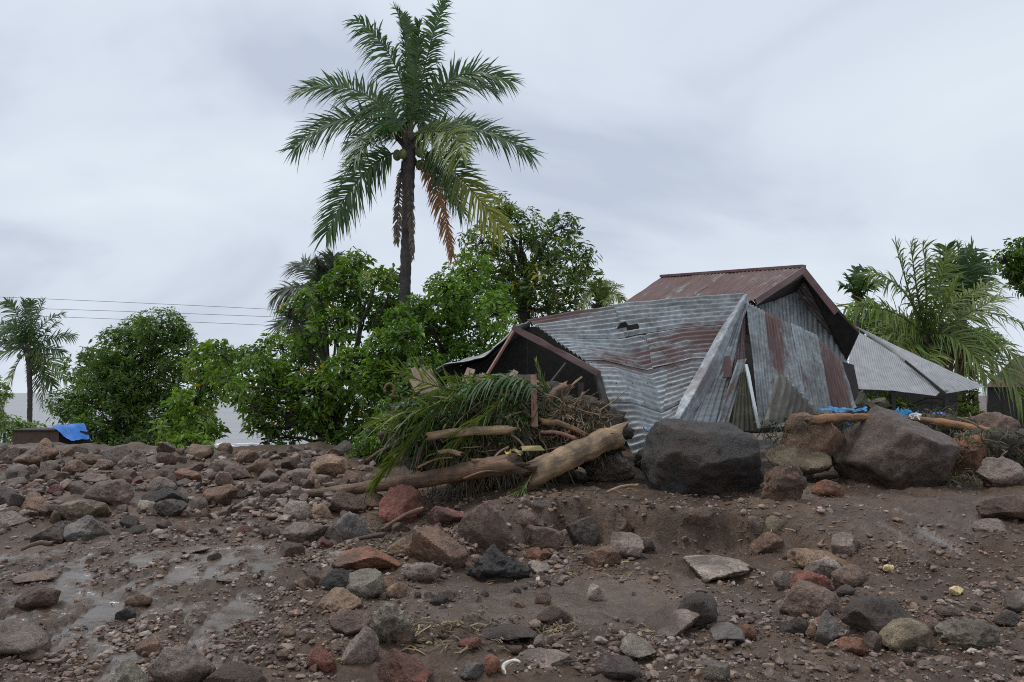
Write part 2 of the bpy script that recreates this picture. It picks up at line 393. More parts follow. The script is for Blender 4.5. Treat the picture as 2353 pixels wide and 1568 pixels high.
# ------------------------------------------------------------------ terrain
def wet_mask(x, y):
    n = fbm(np.stack([x * 0.9 + y * 0.35, y * 0.55 - x * 0.2, x * 0 + 4.2], -1), 4)
    reg = sstep(-1.0, -3.2, x) * sstep(9.8, 7.2, y) 
    trail = np.exp(-((x + 2.9 - 0.32 * (7.0 - y)) / 0.9) ** 2) * sstep(8.6, 7.4, y) * 0.7
    right = np.exp(-((x - 4.6) / 1.2) ** 2 - ((y - 8.2) / 0.5) ** 2) * 0.6
    n2 = fbm(np.stack([x * 3.4 + y * 0.5, y * 1.0 - x * 0.3, x * 0 + 8.2], -1), 5, 0.62)
    w = sstep(0.46, 0.80, n * 0.22 + 0.62 * n2 + 0.52 * np.maximum(reg, trail) + 0.4 * right + 0.10)
    pool = sstep(1.0, 0.45, np.sqrt(((x - 0.5) / 2.0) ** 2 + ((y - 6.3) / 1.05) ** 2) + 0.35 * n2)
    return np.maximum(w, 0.5 * pool)

def height(x, y, fine=True):
    x = np.asarray(x, float); y = np.asarray(y, float); z0 = np.zeros_like(x)
    n1 = fbm(np.stack([x * 0.35, y * 0.35, z0 + 1.7], -1), 3)
    left = -0.10 + 0.40 * sstep(8.5, 17.0, y) + 0.05 * sstep(-1.5, -4, x) * sstep(8, 4, y)
    yb = 8.85 + 0.18 * np.sin(x * 1.7 + 0.6) + 0.25 * n1 + 0.22 * fbm(np.stack([x * 2.2, y * 0.8, z0 + 5], -1), 3)
    w = 0.20 + 2.8 * sstep(2.6, 4.2, x) + 1.2 * sstep(0.6, -0.8, x)
    right = -0.13 + 0.40 * sstep(0, 1, (y - (yb - w)) / w) + 0.10 * sstep(11, 15, y)
    r = sstep(-1.6, 0.2, x)
    h = left * (1 - r) + right * r
    h = h - 0.20 * np.exp(-((x / np.maximum(y, 1) + 0.41) / 0.055) ** 2) * sstep(14, 17, y)
    h = h + 0.14 * fbm(np.stack([x * 0.9, y * 0.5, z0 + 31], -1), 3) * sstep(13, 16, y) * sstep(21, 18, y)
    land = sstep(0.0, 5.0, x - (0.5 + 0.06 * y))
    drop = 3.3 * sstep(18.3, 40, y) + 0.35 * sstep(18.3, 21, y)
    h = h - drop * (1 - land)
    amp = sstep(60, 20, y)
    wm = wet_mask(x, y) if fine else 0
    h = h + amp * (0.085 * n1 + (1 - 0.8 * wm) * 0.055 * fbm(np.stack([x * 1.6, y * 1.6, z0 + 9.1], -1), 3))
    if fine:
        h = h + amp * (1 - 0.80 * wm) * 0.033 * fbm(np.stack([x * 6, y * 6, z0 + 3.3], -1), 4, 0.6)
        h = h - 0.02 * wm
    return h

def build_ground():
    ys = np.concatenate([np.linspace(-6, 2.2, 14, endpoint=False), 2.2 * (320 / 2.2) ** (np.linspace(0, 1, 680) ** 1.0)])
    u = np.linspace(-1, 1, 400)
    X = u[None] * (2.6 + 0.86 * np.maximum(ys, 0.5))[:, None]; Y = np.repeat(ys[:, None], 400, 1)
    Z = height(X, Y); W = wet_mask(X, Y)
    n, m = X.shape; i = np.arange(n - 1)[:, None] * m; j = np.arange(m - 1)[None]
    F = np.stack([i + j, i + j + 1, i + m + j + 1, i + m + j], -1).reshape(-1, 4)
    o = obj('ground', make_mesh('ground', np.stack([X, Y, Z], -1).reshape(-1, 3), [F], wet=W.ravel()), M['ground'])
    tag(o, kind='structure')
    # sea: one sheet out to the horizon
    ys = np.concatenate([[15], 30 * (9000 / 30) ** np.linspace(0, 1, 60)]); u = np.linspace(-1, 1, 40)
    X = u[None] * (60 + 1.2 * ys)[:, None]; Y = np.repeat(ys[:, None], 40, 1); n, m = X.shape
    i = np.arange(n - 1)[:, None] * m; j = np.arange(m - 1)[None]; F = np.stack([i + j, i + j + 1, i + m + j + 1, i + m + j], -1).reshape(-1, 4)
    o = obj('sea', make_mesh('sea', np.stack([X, Y, 0 * X - 1.8], -1).reshape(-1, 3), [F]), M['sea']); tag(o, kind='structure')
    # surf breaking along the shore: uneven low foam rolls
    mb = MB(); r = np.random.default_rng(5)
    for k in range(26):
        y0 = r.uniform(36.5, 50); x0 = r.uniform(-26, -6); L = r.uniform(1.5, 5); t = np.linspace(0, 1, 14)
        P = np.stack([x0 + L * t, y0 + 0.5 * fbm(np.stack([t * 3, t * 0 + k, t * 0], -1), 2), -1.80 + 0 * t], -1)
        R = np.sin(np.pi * t) * r.uniform(0.08, 0.2) * (1 + 0.6 * fbm(np.stack([t * 6, t * 0 + k, t * 0 + 5], -1), 3)) + 0.01
        mb.add(*tube(P, np.abs(R), 7, 0.4, k))
    tag(obj('surf_foam', mb.mesh('surf_foam'), M['foamwave']), 'white surf breaking along the shore beyond the trees', 'surf', kind='stuff')
build_ground()

def hit(dx, dy):
    """point of the terrain seen at (dx, dy)"""
    d = ray(dx, dy); t = np.geomspace(2.5, 80, 1500); P = np.array((0, 0, CAM_Z)) + t[:, None] * d
    below = P[:, 2] < height(P[:, 0], P[:, 1], False)
    k = int(np.argmax(below)) if below.any() else len(t) - 1
    return P[k]

def hz(x, y): return float(height(np.array([x]), np.array([y]))[0])
# ------------------------------------------------------------------ corrugated sheets and buildings
def poly_interp(P, t):
    P = np.asarray(P, float); d = np.concatenate([[0], np.cumsum(np.linalg.norm(np.diff(P, axis=0), axis=1))]); d /= d[-1]
    return np.stack([np.interp(t, d, P[:, k]) for k in range(3)], -1)

def px(*pts): return np.array([pix(*p) for p in pts])

def sheet(name, L, R, v0, v1, u0, u1, waves, amp, parent, seed=0, rust=None, bulge=None, lift=0.0, nu=26, mat=None, cut=None, per=8, jag=0.0, thick=0.0):
    """one corrugated sheet: the part u0..u1, v0..v1 of the ruled surface between edges L and R, ribs running from L to R"""
    nv = max(int((v1 - v0) * waves * per), 3)
    v = np.linspace(v0, v1, nv + 1); u = np.linspace(u0, u1, nu + 1); U, Vv = np.meshgrid(u, v)
    if jag:
        e = jag * noise3(np.stack([v * 40, v * 0 + seed, v * 0], -1)); U = u0 + (U - u0) * (1 + e[:, None])
    A, B = poly_interp(L, v), poly_interp(R, v); S = A[:, None] + (B - A)[:, None] * U[..., None]
    du = (B - A)[:, None] + 0 * S; dv = np.gradient(S, axis=0); Nn = unit(np.cross(du, dv))
    face = np.array((0, 0, CAM_Z)) - S.mean((0, 1)); Nn = np.where((Nn @ face > 0)[..., None], Nn, -Nn)
    off = lift + amp * np.sin(2 * math.pi * waves * Vv + seed * 0.0)
    off = off + 0.014 * fbm(np.stack([U * 3, Vv * 5, 0 * U + seed], -1), 3)
    if bulge is not None: off = off + bulge(U, Vv)
    S = S + Nn * off[..., None]
    ln = np.linalg.norm(B - A, axis=1).mean(); lv = np.linalg.norm(np.diff(A, axis=0), axis=1).sum() / max(v1 - v0, 1e-3)
    cuv = np.stack([U * ln + seed * 3.3, Vv * lv + seed * 1.7, 0 * U + seed], -1)
    rb = (rust(U, Vv) if callable(rust) else (0 * U + (rust or 0.0)))
    n, m = U.shape; i = np.arange(n - 1)[:, None] * m; j = np.arange(m - 1)[None]; F = np.stack([i + j, i + j + 1, i + m + j + 1, i + m + j], -1)
    if cut is not None:
        uc = (U[:-1, :-1] + U[1:, 1:]) / 2; vc = (Vv[:-1, :-1] + Vv[1:, 1:]) / 2; F = F[~cut(uc, vc)]
    F = F.reshape(-1, 4)
    return obj(name, make_mesh(name, S.reshape(-1, 3), [F], cuv=cuv.reshape(-1, 3), rust=rb.ravel()), mat or M['metal'], parent)

def beam(name, p0, p1, w, t, mat, parent=None, up=(0, 0, 1), rough=0.0, seg=6):
    """board between two points: w across (along up), t thick, slightly uneven"""
    p0, p1, up = np.array(p0, float), np.array(p1, float), np.array(up, float); d = unit(p1 - p0); s = unit(np.cross(d, up)); q = np.cross(s, d)
    k = np.linspace(0, 1, seg + 1); c = p0 + (p1 - p0) * k[:, None]; r = np.random.default_rng(int(abs(p0[0] * 991 + p1[2] * 77)) + 1)
    V = []
    for a, b in ((-1, -1), (1, -1), (1, 1), (-1, 1)):
        V.append(c + s * a * t / 2 + q * b * w / 2 + rough * r.normal(size=(seg + 1, 3)))
    V = np.stack(V, 1).reshape(-1, 3); i = np.arange(seg)[:, None] * 4; j = np.arange(4)[None]; F = np.stack([i + j, i + (j + 1) % 4, i + 4 + (j + 1) % 4, i + 4 + j], -1).reshape(-1, 4)
    F = np.concatenate([F, [[3, 2, 1, 0], [seg * 4, seg * 4 + 1, seg * 4 + 2, seg * 4 + 3]]])
    return obj(name, make_mesh(name, V, [F], smooth=False), mat, parent)

def panel(name, pts, th, mat, parent=None):
    """flat board through 3 or 4 corner points, th thick"""
    P = np.array(pts, float); n = unit(np.cross(P[1] - P[0], P[-1] - P[0])); k = len(P)
    V = np.concatenate([P - n * th / 2, P + n * th / 2]); F = [np.array([list(range(k))[::-1]]), np.array([[k + i for i in range(k)]]), np.array([[i, (i + 1) % k, k + (i + 1) % k, k + i] for i in range(k)])]
    if k == 3: F = [np.concatenate(F[:2]), F[2]]
    else: F = [np.concatenate(F)]
    return obj(name, make_mesh(name, V, F, smooth=False), mat, parent)

def build_house():
    h = empty('collapsed_house', 'collapsed house with buckled rusty corrugated metal roof above the boulders', 'house')
    def part(name):
        o = bpy.data.objects.new(name, None); COL.objects.link(o); o.parent = h; return o
    # --- buckled front roof
    fr = part('front_roof')
    L = px((1212, 742, 15.2), (1290, 795, 14.2), (1375, 855, 13.2), (1392, 905, 12.8), (1425, 985, 12.2), (1468, 1072, 11.7))
    R = px((1712, 682, 14.0), (1690, 725, 13.7), (1660, 785, 13.3), (1620, 860, 12.8), (1585, 925, 12.3), (1552, 985, 11.9), (1528, 1040, 11.6))
    def bul(U, V):
        c = 0.40 + 0.5 * (V - 0.25)
        return -0.24 * np.clip(1 - np.abs(U - c) / 0.34, 0, 1) * sstep(0.08, 0.35, V) * sstep(1.0, 0.7, V) + 0.10 * np.sin(np.pi * U) * sstep(0.2, 0.0, V) + 0.03 * (0.3 - np.abs(noise3(np.stack([U * 4, V * 4, 0 * U + 3.3], -1)))) + 0.012 * (0.3 - np.abs(noise3(np.stack([U * 9, V * 6, 0 * U + 1.3], -1))))
    def rust(U, V):
        band = np.exp(-((V - (0.36 + 0.06 * (1 - U))) / 0.14) ** 2) * 0.20 * sstep(-0.1, 0.25, U) + 0.08 * sstep(0.6, 0.95, V)
        b2 = np.exp(-((V - 0.29) / 0.10) ** 2) * sstep(0.45, 0.8, U) * 0.27
        top = np.exp(-((V - 0.02) / 0.045) ** 2) * sstep(0.65, 0.1, U) * 0.3
        low = np.exp(-((V - 0.88) / 0.05) ** 2) * 0.16
        return -0.06 + np.maximum.reduce([band, b2, top, low])
    def hole(U, V): return (abs(U - 0.475 - 0.25 * (V - 0.16)) < 0.022 + 0.25 * (V - 0.15)) & (V > 0.15) & (V < 0.19)
    brk = [0.0, 0.21, 0.44, 0.70, 1.0]
    for k in range(4):
        um = 0.50 + 0.12 * k - 0.06
        sheet('roof_sheet', L, R, brk[k], brk[k + 1] + 0.008, um - 0.02, 1.0, 32, 0.024, fr, 1, rust, bul, 0.020 * (3 - k) + 0.022, cut=hole)
        sheet('roof_sheet', L, R, brk[k], brk[k + 1] + 0.008, 0.0, um + 0.02, 32, 0.024, fr, 2, rust, bul, 0.020 * (3 - k), cut=hole)
    # torn flap beside the hole
    c = px((1416, 757, 13.95), (1424, 744, 13.9), (1437, 739, 13.85), (1447, 752, 13.9), (1452, 762, 13.95), (1440, 752, 13.98))
    mb = MB(); mb.add(c, [np.array([[0, 1, 5], [1, 2, 5], [2, 3, 5], [3, 4, 5]])]); obj('torn_flap', mb.mesh('torn_flap', False), M['darkwood'], fr)
    # ridge flashing, a bent strip with a raised spine
    t = np.linspace(0, 1, 30); Cn = poly_interp(px((1712, 680, 13.92), (1672, 752, 13.35), (1630, 836, 12.75), (1590, 912, 12.25), (1553, 972, 11.82)), t)
    Lf = poly_interp(px((1700, 684, 13.95), (1650, 765, 13.35), (1604, 850, 12.75), (1565, 918, 12.25), (1546, 968, 11.85)), t); Rt = poly_interp(px((1722, 700, 13.9), (1690, 775, 13.4), (1648, 860, 12.8), (1612, 925, 12.35), (1566, 985, 11.85)), t)
    w = 0.012 * fbm(np.stack([t * 7, t * 0, t * 0 + 2], -1), 3)[:, None]
    S = np.stack([Lf + w, (Lf + Cn) / 2 + (0, -0.03, 0.02) + w, Cn + (0, -0.07, 0.03), Cn + (0.02, -0.07, 0.03), (Rt + Cn) / 2 + (0, -0.03, 0.0) - w, Rt - w], 1); m = 6
    i = np.arange(29)[:, None] * m; j = np.arange(m - 1)[None]; F = np.stack([i + j, i + j + 1, i + m + j + 1, i + m + j], -1).reshape(-1, 4)
    o = obj('ridge_flashing', make_mesh('ridge_flashing', S.reshape(-1, 3), [F], smooth=False), M['cap'], fr)
    # rows of nail heads along the laps
    mb = MB(); r = np.random.default_rng(3)
    for k in range(70):
        if k < 40: uu, vv = 0.36 + 0.0135 * k * 0.75, 0.10 + 0.4 * k / 40
        else: uu, vv = r.uniform(0.05, 0.95), r.choice([0.22, 0.45, 0.6, 0.71, 0.8])
        a, b = poly_interp(L, [vv])[0], poly_interp(R, [vv])[0]; p = a + (b - a) * uu; n = unit(np.array((0, 0, CAM_Z)) - p); d, F = icosphere(0)
        mb.add(d * 0.014 + p + n * (0.05 + float(bul(np.array(uu), np.array(vv)))), [F])
    tag(obj('nail_heads', mb.mesh('nail_heads'), M['fascia'], fr), kind='stuff')
    # --- front gable opening: fascia, rafters, far slope, dark inside walls
    ga = part('front_gable')
    beam('fascia_board', pix(1178, 752, 13.75), pix(1376, 858, 12.95), 0.11, 0.04, M['fascia'], ga, rough=0.006)
    LL = px((1186, 748, 13.8), (1225, 738, 16.8)); RR = px((1000, 850, 13.6), (1072, 838, 16.8))
    sag = lambda U, V: 0.20 * np.sin(np.pi * np.clip(U * 1.15, 0, 1)) * (1 - 0.5 * V) + 0.04 * noise3(np.stack([U * 5, V * 3, 0 * U], -1))
    sheet('roof_sheet', LL, RR, 0, 0.5, 0, 1, 24, 0.018, ga, 5, 0.0, sag); sheet('roof_sheet', LL, RR, 0.5, 1, 0, 1, 24, 0.018, ga, 6, 0.02, sag, lift=-0.012)
    sheet('shade_lining', px((1184, 752, 13.84), (1216, 748, 16.6)), px((1003, 853, 13.64), (1072, 842, 16.6)), 0, 1, 0, 1, 6, 0.0, ga, 5, 0.0, sag, 0.045, mat=M['darkwood'])  # added dark lining: paints the slope's underside black as if in deep shade
    beam('rafter', pix(1180, 762, 13.7), pix(1113, 872, 13.1), 0.045, 0.04, M['plank'], ga)
    beam('rafter', pix(1300, 835, 13.2), pix(1245, 905, 12.6), 0.03, 0.03, M['darkwood'], ga)
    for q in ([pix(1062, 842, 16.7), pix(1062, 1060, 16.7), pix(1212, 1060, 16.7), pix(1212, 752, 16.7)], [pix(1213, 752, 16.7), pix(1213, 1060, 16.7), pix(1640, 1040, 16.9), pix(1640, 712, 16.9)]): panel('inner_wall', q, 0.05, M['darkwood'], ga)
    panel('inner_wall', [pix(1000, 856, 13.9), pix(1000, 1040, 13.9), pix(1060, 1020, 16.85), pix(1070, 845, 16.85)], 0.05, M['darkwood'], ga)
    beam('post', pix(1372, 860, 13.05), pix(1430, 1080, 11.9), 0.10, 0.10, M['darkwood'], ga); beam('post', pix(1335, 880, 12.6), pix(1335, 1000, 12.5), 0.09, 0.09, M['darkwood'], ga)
    # --- end wall of upright sheets
    ew = part('end_wall')
    def wall(tl, tr, br, bl, n, seed, rs, lift=0.0, jag=0.0):
        return sheet('wall_sheet', px(tl, tr), px(bl, br), 0, 1, 0, 1, n, 0.017, ew, seed, rs, None, lift, nu=18, jag=jag)
    wall((1704, 700, 13.75), (1716, 697, 13.8), (1650, 982, 12.35), (1566, 985, 12.0), 5, 11, -0.08)
    wall((1688, 790, 13.5), (1713, 705, 13.95), (1712, 985, 12.9), (1640, 985, 12.55), 6, 12, 0.16)
    wall((1713, 696, 13.9), (1755, 716, 14.05), (1782, 982, 12.95), (1744, 985, 12.75), 6, 13, lambda U, V: -0.12 + 0.16 * sstep(0.3, 0.0, V) * sstep(0.7, 0.2, U), 0.02)
    wall((1752, 714, 14.08), (1818, 745, 14.3), (1862, 975, 13.4), (1780, 982, 13.0), 9, 14, lambda U, V: -0.03 + 0.30 * np.exp(-((V - 0.35) / 0.3) ** 2) * sstep(0.75, 0.3, U))
    wall((1816, 743, 14.3), (1878, 772, 14.5), (1914, 965, 13.9), (1858, 975, 13.45), 9, 15, lambda U, V: -0.13 + 0.2 * np.exp(-((V - 0.1) / 0.2) ** 2) * sstep(0.1, 0.6, U), 0.015)
    wall((1876, 772, 14.5), (1938, 838, 14.75), (1968, 936, 14.3), (1912, 966, 13.9), 9, 16, lambda U, V: 0.17 * sstep(0.95, 0.75, V) + 0.04)
    # bent inner sheets in the gap and the bright torn edge
    sheet('bent_sheet', px((1694, 828, 12.95), (1716, 824, 13.1)), px((1640, 990, 12.3), (1668, 990, 12.4)), 0, 1, 0, 1, 2, 0.02, ew, 17, 0.05, nu=14)
    sheet('bent_sheet', px((1700, 858, 12.9), (1718, 850, 12.85)), px((1680, 990, 12.4), (1740, 990, 12.5)), 0, 1, 0, 1, 5, 0.012, ew, 18, 0.02, nu=14, mat=M['green'])
    beam('torn_edge', pix(1714, 838, 12.85), pix(1744, 985, 12.4), 0.05, 0.03, M['bright'], ew, up=(1, 0, 0), rough=0.004)
    panel('board_piece', [pix(1664, 820, 13.0), pix(1646, 868, 12.8), pix(1682, 868, 12.85), pix(1678, 818, 13.0)], 0.02, M['fascia'], ew)
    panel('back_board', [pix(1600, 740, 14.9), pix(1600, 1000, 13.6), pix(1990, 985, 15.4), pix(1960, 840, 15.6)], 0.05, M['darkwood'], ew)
    # --- rear roof and gable
    rr = part('rear_roof')
    ridge = px((1522, 636, 19.4), (1845, 613, 16.0)); eave = px((1420, 706, 18.6), (1733, 692, 15.2))
    vs_ = [0, 0.27, 0.52, 0.76, 1.0]
    for k in range(4): sheet('roof_sheet', ridge, eave, vs_[k], vs_[k + 1] + 0.006, 0, 1, 38, 0.014, rr, 30 + k, 0.22 - 0.04 * (k % 2), None, 0.008 * (k % 2), nu=14, per=6)
    reave = px((1690, 800, 19.4), (1974, 766, 16.0))
    for k in range(2): sheet('roof_sheet', ridge, reave, k * 0.5, k * 0.5 + 0.5, 0, 1, 38, 0.014, rr, 36 + k, 0.12, None, 0, nu=10, per=6)
    beam('ridge_cap', pix(1520, 635, 19.4), pix(1848, 612, 15.95), 0.06, 0.14, M['fascia'], rr)
    beam('fascia_board', pix(1847, 620, 15.85), pix(1736, 694, 15.05), 0.13, 0.04, M['fascia'], rr)
    beam('fascia_board', pix(1843, 619, 15.86), pix(1922, 719, 15.95), 0.15, 0.04, M['fascia'], rr)
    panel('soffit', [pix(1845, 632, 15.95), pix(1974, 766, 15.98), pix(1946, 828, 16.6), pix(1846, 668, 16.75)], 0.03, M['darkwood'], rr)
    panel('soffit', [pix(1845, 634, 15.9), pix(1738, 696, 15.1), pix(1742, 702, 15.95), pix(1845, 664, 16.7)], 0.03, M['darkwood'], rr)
    gw = part('rear_gable')
    for k, (a, b, c, d) in enumerate([((1728, 704, 15.95), (1786, 690, 16.2), (1800, 850, 15.9), (1728, 850, 15.8)), ((1784, 690, 16.22), (1848, 662, 16.7), (1860, 880, 16.3), (1800, 850, 16.0)), ((1846, 662, 16.72), (1948, 832, 16.6), (1950, 930, 16.5), (1858, 930, 16.4))]):
        sheet('wall_sheet', px(a, b), px(d, c), 0, 1, 0, 1, 8, 0.012, gw, 40 + k, -0.1, nu=10)
    return h
build_house()

def build_neighbours():
    s = empty('open_shelter', 'open shelter with low sagging grey sheet roof behind the collapsed house', 'shelter')
    A = px((1962, 748, 18.6), (2264, 890, 16.4))
    sheet('roof_sheet', px((1962, 748, 18.6), (2076, 803, 17.8), (2264, 890, 16.6)), px((2060, 820, 17.7), (2110, 855, 17.0), (2176, 905, 16.3)), 0, 1, 0, 1, 62, 0.004, s, 50, -0.02, nu=14, lift=0.008, mat=M['stepgrey'])
    sheet('roof_sheet', px((1958, 752, 18.4), (2078, 828, 17.5), (2160, 902, 16.4)), px((1945, 893, 16.6), (2050, 898, 16.4), (2150, 910, 16.2)), 0, 1, 0, 1, 56, 0.004, s, 51, -0.05, nu=16, mat=M['stepgrey'])
    beam('lap_strip', pix(2080, 830, 17.2), pix(2176, 908, 16.2), 0.05, 0.03, M['darkwood'], s)
    for x, d in ((1985, 16.6), (2050, 16.5), (2172, 16.4), (2240, 16.8)):
        p = pix(x, 900, d); g = hz(p[0], p[1]); beam('post', (p[0], p[1], p[2] + 0.02), (p[0] + 0.02, p[1], g - 0.1), 0.09, 0.09, M['darkwood'], s, up=(1, 0, 0))
    for k in range(9):
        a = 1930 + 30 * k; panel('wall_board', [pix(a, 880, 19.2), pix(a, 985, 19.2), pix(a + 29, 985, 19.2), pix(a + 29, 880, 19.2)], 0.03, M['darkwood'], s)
    f = empty('far_house', 'dark house with maroon roof cut by the picture edge behind the palm', 'house')
    sheet('roof_sheet', px((2330, 822, 25), (2560, 770, 25)), px((2262, 890, 23), (2560, 890, 23)), 0, 1, 0, 1, 40, 0.012, f, 60, 0.22, nu=8, per=6)
    for k in range(9):
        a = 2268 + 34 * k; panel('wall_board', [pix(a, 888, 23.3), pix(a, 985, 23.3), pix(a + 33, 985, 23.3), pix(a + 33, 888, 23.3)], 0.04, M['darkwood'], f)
    # seaside shed under a blue tarp
    d = empty('small_shed', 'low brown board shed on the shore under a blue tarp', 'shed')
    for k in range(5):
        a, b = 29 + 21.4 * k, 29 + 21.4 * (k + 1) - 0.4; panel('wall_board', [pix(a, 989, 24), pix(a, 1060, 24), pix(b, 1060, 24), pix(b, 989, 24)], 0.03, M['shedwall'], d)
    for k in range(3):
        a, b = 136 + 24 * k, 159 + 24 * k; panel('side_board', [pix(a, 990, 24.05 + 0.25 * k), pix(a, 1055, 24.05 + 0.25 * k), pix(b, 1055, 24.3 + 0.25 * k), pix(b, 994, 24.3 + 0.25 * k)], 0.03, M['darkwood'], d)
    panel('roof_board', [pix(26, 989, 23.9), pix(128, 989, 23.9), pix(170, 984, 25.6), pix(80, 984, 25.6)], 0.04, M['darkwood'], d)
    u, v = np.meshgrid(np.linspace(0, 1, 14), np.linspace(0, 1, 10)); q = px((108, 984, 23.85), (192, 979, 25.2), (206, 1014, 24.6), (164, 1020, 23.7))
    S = (1 - v)[..., None] * ((1 - u)[..., None] * q[0] + u[..., None] * q[1]) + v[..., None] * ((1 - u)[..., None] * q[3] + u[..., None] * q[2])
    S[..., 2] += 0.09 + 0.05 * np.sin(math.pi * np.minimum(v * 1.6, 1)) + 0.03 * fbm(np.stack([u * 3, v * 3, 0 * u], -1), 3)
    i = np.arange(9)[:, None] * 14; j = np.arange(13)[None]; F = np.stack([i + j, i + j + 1, i + 15 + j, i + 14 + j], -1).reshape(-1, 4)
    t = obj('tarp', make_mesh('tarp', S.reshape(-1, 3), [F]), M['blue'], d); t['label'] = 'bright blue plastic tarp'
    # three power lines sagging across the whole view
    for n, (ya, yb, lab) in enumerate([(683, 712, 'topmost thin power line sagging over the sea trees'), (707, 729, 'middle one of three thin power lines over the sea trees'), (724, 749, 'lowest of three thin power lines over the sea trees')]):
        t = np.linspace(-0.4, 4.4, 60); P = np.array([pix(640 * q, ya + (yb - ya) * q + 6 * q * (q - 1) * 0.6 + (0 if q < 1 else 3 * (q - 1)), 36.0) for q in t])
        V, F = tube(P, 0.012, 5, cap=False); tag(obj('power_line', make_mesh('power_line', V, F), M['wire']), lab, 'power line', 'power lines')
build_neighbours()
# ------------------------------------------------------------------ palms
GREEN = dict(deep=(0.030, 0.062, 0.020), mid=(0.045, 0.090, 0.026), blue=(0.042, 0.080, 0.046), lime=(0.13, 0.16, 0.03), brown=(0.20, 0.095, 0.045), grey=(0.055, 0.045, 0.040), yel=(0.18, 0.185, 0.03), dead=(0.11, 0.08, 0.055))

def frond(parent, base, mid, tip, leaf=0.8, n=62, colors=('deep', 'mid'), twist=0.0, droop=0.45, seed=0, wid=0.022, stalk=0.03, vee=0.25, start=0.09, fwd=0.55, thin=0.0, toplevel=None, sides=(-1, 1)):
    if toplevel is None: tip = np.asarray(base) + (np.asarray(tip) - np.asarray(base)) * 1.0; fwd = fwd - 0.13
    r = np.random.default_rng(seed + 1000); b, m, e = map(np.asarray, (base, mid, tip)); c = 2 * m - (b + e) / 2
    q = lambda t: (1 - t)[:, None] ** 2 * b + (2 * t * (1 - t))[:, None] * c + (t ** 2)[:, None] * e
    def frame(t):
        T = unit(2 * (1 - t)[:, None] * (c - b) + 2 * t[:, None] * (e - c)); ref = np.array((0.0, -0.35, 1.0)); N = unit(ref - (T @ ref)[:, None] * T); S = np.cross(T, N)
        ct, st = math.cos(twist), math.sin(twist); return T, N * ct + S * st, S * ct - N * st
    st = np.linspace(0, 1, 14); V, F = tube(q(st), stalk * (1 - 0.85 * st), 5)
    cs = np.array(GREEN['lime']) * 0.55 if colors[0] not in ('brown', 'grey', 'dead') else np.array(GREEN[colors[0]])
    f = obj('frond' if toplevel is None else toplevel, make_mesh('stalk', V, F, np.broadcast_to(cs, (len(V), 3))), M['palm'], parent)
    tl = np.repeat(np.linspace(start, 1.0, n), len(sides)) + r.normal(size=n * len(sides)) * 0.004; tl = np.clip(tl, 0, 1); sg = np.tile(np.array(sides, float), n)
    if thin: kp = r.uniform(size=len(tl)) > thin; tl, sg = tl[kp], sg[kp]
    T, N, S = frame(tl); p = q(tl); k = len(tl)
    Ln = leaf * (0.35 + 0.65 * np.sin(np.pi * np.clip(0.12 + 0.80 * (tl - start) / (1 - start), 0, 1)) ** 0.7) * r.uniform(0.82, 1.1, k)
    fw = fwd + 0.6 * tl ** 2 + r.normal(size=k) * 0.13
    d = unit(S * (sg * np.cos(fw))[:, None] + T * np.sin(fw)[:, None] + N * (vee + 0.20 * r.normal(size=k))[:, None])
    s = np.array([0, 0.3, 0.65, 1.0]); P = p[:, None] + Ln[:, None, None] * (s[None, :, None] * d[:, None] + (droop * r.uniform(0.4, 1.8, k))[:, None, None] * (s ** 2)[None, :, None] * np.array((0, 0, -1.0)))
    W = wid * np.array([0.6, 1.0, 0.75, 0.06])[None] * r.uniform(0.8, 1.2, (k, 1)); sd = unit(np.cross(d, N) + 0.25 * r.normal(size=(k, 3)))
    V, F = ribbons(P, W, sd); ca, cb = np.array(GREEN[colors[0]]), np.array(GREEN[colors[1]]); x = r.uniform(size=(k, 1)) * 0.6 + (0.4 * tl[:, None] if len(colors) < 3 else 0)
    cl = ca * (1 - x) + cb * x
    if len(colors) > 2: w = sstep(0.35, 0.8, tl)[:, None]; cl = cl * (1 - w) + np.array(GREEN[colors[2]]) * w
    cl = cl * r.uniform(0.7, 1.3, (k, 1)) * np.array((1.4, 1.35, 1.25)); C = np.repeat(cl[:, None], 8, 1).reshape(-1, 3)
    o = obj('leaflets', make_mesh('leaflets', V, [F], C, smooth=False), M['palm'], f); o['kind'] = 'stuff'
    return f

